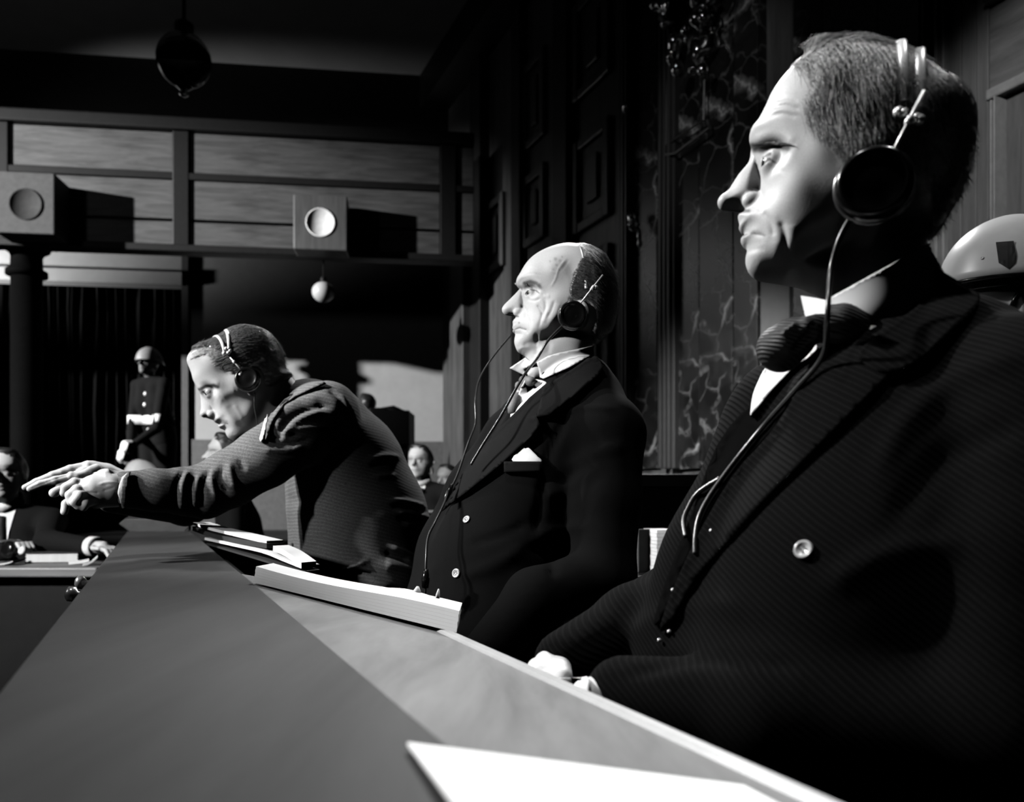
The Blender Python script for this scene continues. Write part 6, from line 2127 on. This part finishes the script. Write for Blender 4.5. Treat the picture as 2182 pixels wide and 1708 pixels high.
# sheet lying in the foreground on the desk
def dpt(x, y):
    """desk surface at a pixel"""
    r = Vector(((x - CX) / F, 1.0, (HY - y) / F)); c = Vector((0, 0, CZ))
    e1 = dk.normalized(); p0 = dock(XR, 1, zd0); e2_ = (dock(XD, 1, zd1 + .003) - p0)
    n = e1.cross(e2_)
    t = (p0 - c).dot(n) / r.dot(n)
    return c + r * t
q0 = dpt(866, 1592); q1 = dpt(1330, 1651); q2 = dpt(1010, 1790)
ax_ = (q1 - q0).normalized(); 
nrm = ax_.cross(q2 - q0).normalized()
if nrm.z < 0: nrm = -nrm
ay_ = (q2 - q0); Ly = ay_.length; ay_.normalize()
V, Fc = [], []
LX = .185
NX, NY = 10, 8
for i in range(NX + 1):
    for j in range(NY + 1):
        V.append(q0 + ax_ * (LX * i / NX) + ay_ * (.20 * j / NY) + nrm * (.0028 + .0006 * math.sin(i * .9) * math.sin(j * .7)))
n = len(V)
V += [p - nrm * .0016 for p in V]
for i in range(NX):
    for j in range(NY):
        a = i * (NY + 1) + j
        q = (a, a + NY + 1, a + NY + 2, a + 1)
        Fc += [q[::-1], tuple(k + n for k in q)]
ring = [i * (NY + 1) for i in range(NX + 1)] + [NX * (NY + 1) + j for j in range(1, NY + 1)] + [i * (NY + 1) + NY for i in range(NX - 1, -1, -1)] + [j for j in range(NY - 1, 0, -1)]
for a, b_ in zip(ring, ring[1:] + ring[:1]):
    Fc.append((a, b_, b_ + n, a + n))
tag(obj('paper', V, Fc, m_padp, None), 'blank white sheet on the desk at the bottom edge, out of focus', 'paper')

# black folder with papers, standing open before the leaning man
fld = thing('folder', 'dark folder with white papers leaning on the desk under the leaning man', 'folder', Pw(520, 1200, 1.6))
def ribbon(name, pts, thick, mat, depth=.12):
    """sheet edge: polyline (px, py, Y) swept back along the desk normal"""
    P = spline([list(Pw(*p)) for p in pts], 6)
    V, Fc = [], []
    bk = Vector((.35, .94, -.02)).normalized()
    for p in P:
        p = Vector(p)
        for a, z in ((0, 0), (depth, 0), (depth, thick), (0, thick)):
            V.append(p + bk * a + Vector((0, 0, z)))
    for k in range(len(P) - 1):
        for e in range(4):
            Fc.append((k * 4 + e, k * 4 + (e + 1) % 4, (k + 1) * 4 + (e + 1) % 4, (k + 1) * 4 + e))
    Fc += [(3, 2, 1, 0), tuple((len(P) - 1) * 4 + e for e in range(4))]
    return obj(name, V, Fc, mat, fld)
ribbon('sheets', [(411, 1118, 1.80), (450, 1130, 1.74), (500, 1142, 1.68), (568, 1158, 1.62)], .006, m_padp, .055)
ribbon('folder_cover', [(410, 1130, 1.79), (450, 1145, 1.73), (500, 1157, 1.67), (568, 1168, 1.61)], .010, m_cov, .06)
ribbon('sheets', [(436, 1150, 1.72), (500, 1164, 1.66), (560, 1178, 1.60), (600, 1194, 1.57), (642, 1211, 1.54)], .0055, m_padp, .06)
ribbon('sheets', [(582, 1173, 1.60), (610, 1186, 1.57), (642, 1209, 1.54)], .010, m_padp, .05)
ribbon('folder_cover', [(440, 1160, 1.71), (500, 1178, 1.65), (560, 1196, 1.59), (640, 1222, 1.53)], .004, m_cov, .065)

# bench and thick volume between the two nearer men
bn = thing('bench', 'dark wooden bench back behind the elderly man', 'bench', (.72, 3.1, 0))
e_b = du; n_b = dn
def bench_box(name, x0, x1, y0, y1, Y, th, mat):
    a = Pw(x0, y0, Y); b = Pw(x1, y1, Y)
    c = (a + b) / 2
    MB().box(c, (1, 0, 0), (0, 1, 0), (0, 0, 1), abs(b.x - a.x) / 2, th, abs(a.z - b.z) / 2).make(name, mat, bn, bevel=.006)
bench_box('back_board', 1340, 1640, 1036, 1330, 3.15, .02, m_dark)
bench_box('top_rail', 1335, 1645, 1010, 1036, 3.12, .035, m_darkt)
bench_box('seat', 1340, 1640, 1330, 1352, 3.0, .2, m_dark)
for x in (1350, 1625):
    a = Pw(x, 1352, 3.0)
    MB().box((a.x, a.y, a.z / 2), (1, 0, 0), (0, 1, 0), (0, 0, 1), .03, .03, a.z / 2).make('leg', m_dark, bn, bevel=.004)
vb = thing('book', 'thick volume with pale page edges on a ledge between the two nearer men', 'book', Pw(1395, 1222, 2.4))
kk = 2.4 / F
a = Pw(1396, 1128, 2.4)
zb_ = a.z - 94 * kk
for i in range(12):
    z0 = zb_ + (94 * kk) * i / 12; z1 = zb_ + (94 * kk) * (i + .92) / 12
    MB().box((a.x + 20 * kk, a.y + .06, (z0 + z1) / 2), Vector((1, .12, 0)).normalized(), Vector((-.12, 1, 0)).normalized(), (0, 0, 1), 24 * kk + .001 * math.sin(i * 2), .07, (z1 - z0) / 2).make('leaves', m_page, vb)
MB().box((a.x - 18 * kk, a.y + .05, zb_ + 47 * kk), Vector((.8, .6, 0)), Vector((-.6, .8, 0)), (0, 0, 1), 20 * kk, .004, 47 * kk).make('spine', plain('volume_cloth', .09, .7, .2), vb, bevel=.003)
led = thing('ledge', 'dark ledge carrying the thick volume between the two nearer men', 'ledge', (a.x, a.y, 0))
MB().box((a.x + .02, a.y + .08, zb_ - .012), (1, 0, 0), (0, 1, 0), (0, 0, 1), .16, .16, .012).make('ledge_board', m_dark, led, bevel=.003)
MB().box((a.x + .02, a.y + .12, (zb_ - .024) / 2), (1, 0, 0), (0, 1, 0), (0, 0, 1), .12, .02, (zb_ - .024) / 2).make('ledge_post', m_dark, led)
# benches the men sit on
def seat(label, c, lat, wd):
    t = thing('chair', label, 'chair', (c.x, c.y, 0))
    f_ = Vector((-lat.y, lat.x, 0)); f_ = -f_ if f_.x > 0 else f_
    zs = c.z
    MB().box((c.x, c.y, zs - .02), lat, f_, (0, 0, 1), wd, .22, .02).make('seat', m_dark, t, bevel=.008)
    for i in (-1, 1):
        for j in (-1, 1):
            q = Vector(c) + lat * (wd - .04) * i + f_ * .18 * j
            MB().box((q.x, q.y, (zs - .04) / 2), lat, f_, (0, 0, 1), .02, .02, (zs - .04) / 2).make('leg', m_dark, t)
seat('plain dark chair under the nearest man, hidden below the desk edge', Vector((.36, .86, .31)), A1, .22)
seat('plain dark chair under the balding man, hidden below the desk edge', Vector((.0, 1.66, .27)), A2, .22)
seat('plain dark chair under the leaning man, hidden below the desk edge', Vector((-.30, 2.08, .33)), A2, .22)
# low partition behind the young man
lp = thing('partition', 'thin pale topped partition in front of the seated young man', 'partition', Pw(920, 1200, 4.6))
c = Pw(920, 1089, 4.6)
MB().box((c.x, c.y, c.z), (1, 0, 0), (0, 1, 0), (0, 0, 1), .35, .03, .006).make('top_rail', plain('partition_rail', .25, .5, .4), lp)
MB().box((c.x, c.y, (c.z - .006 + FZ) / 2), (1, 0, 0), (0, 1, 0), (0, 0, 1), .33, .015, (c.z - .006 - FZ) / 2).make('panel_board', m_dark, lp)
print('script seconds', round(time.time() - T0, 1))
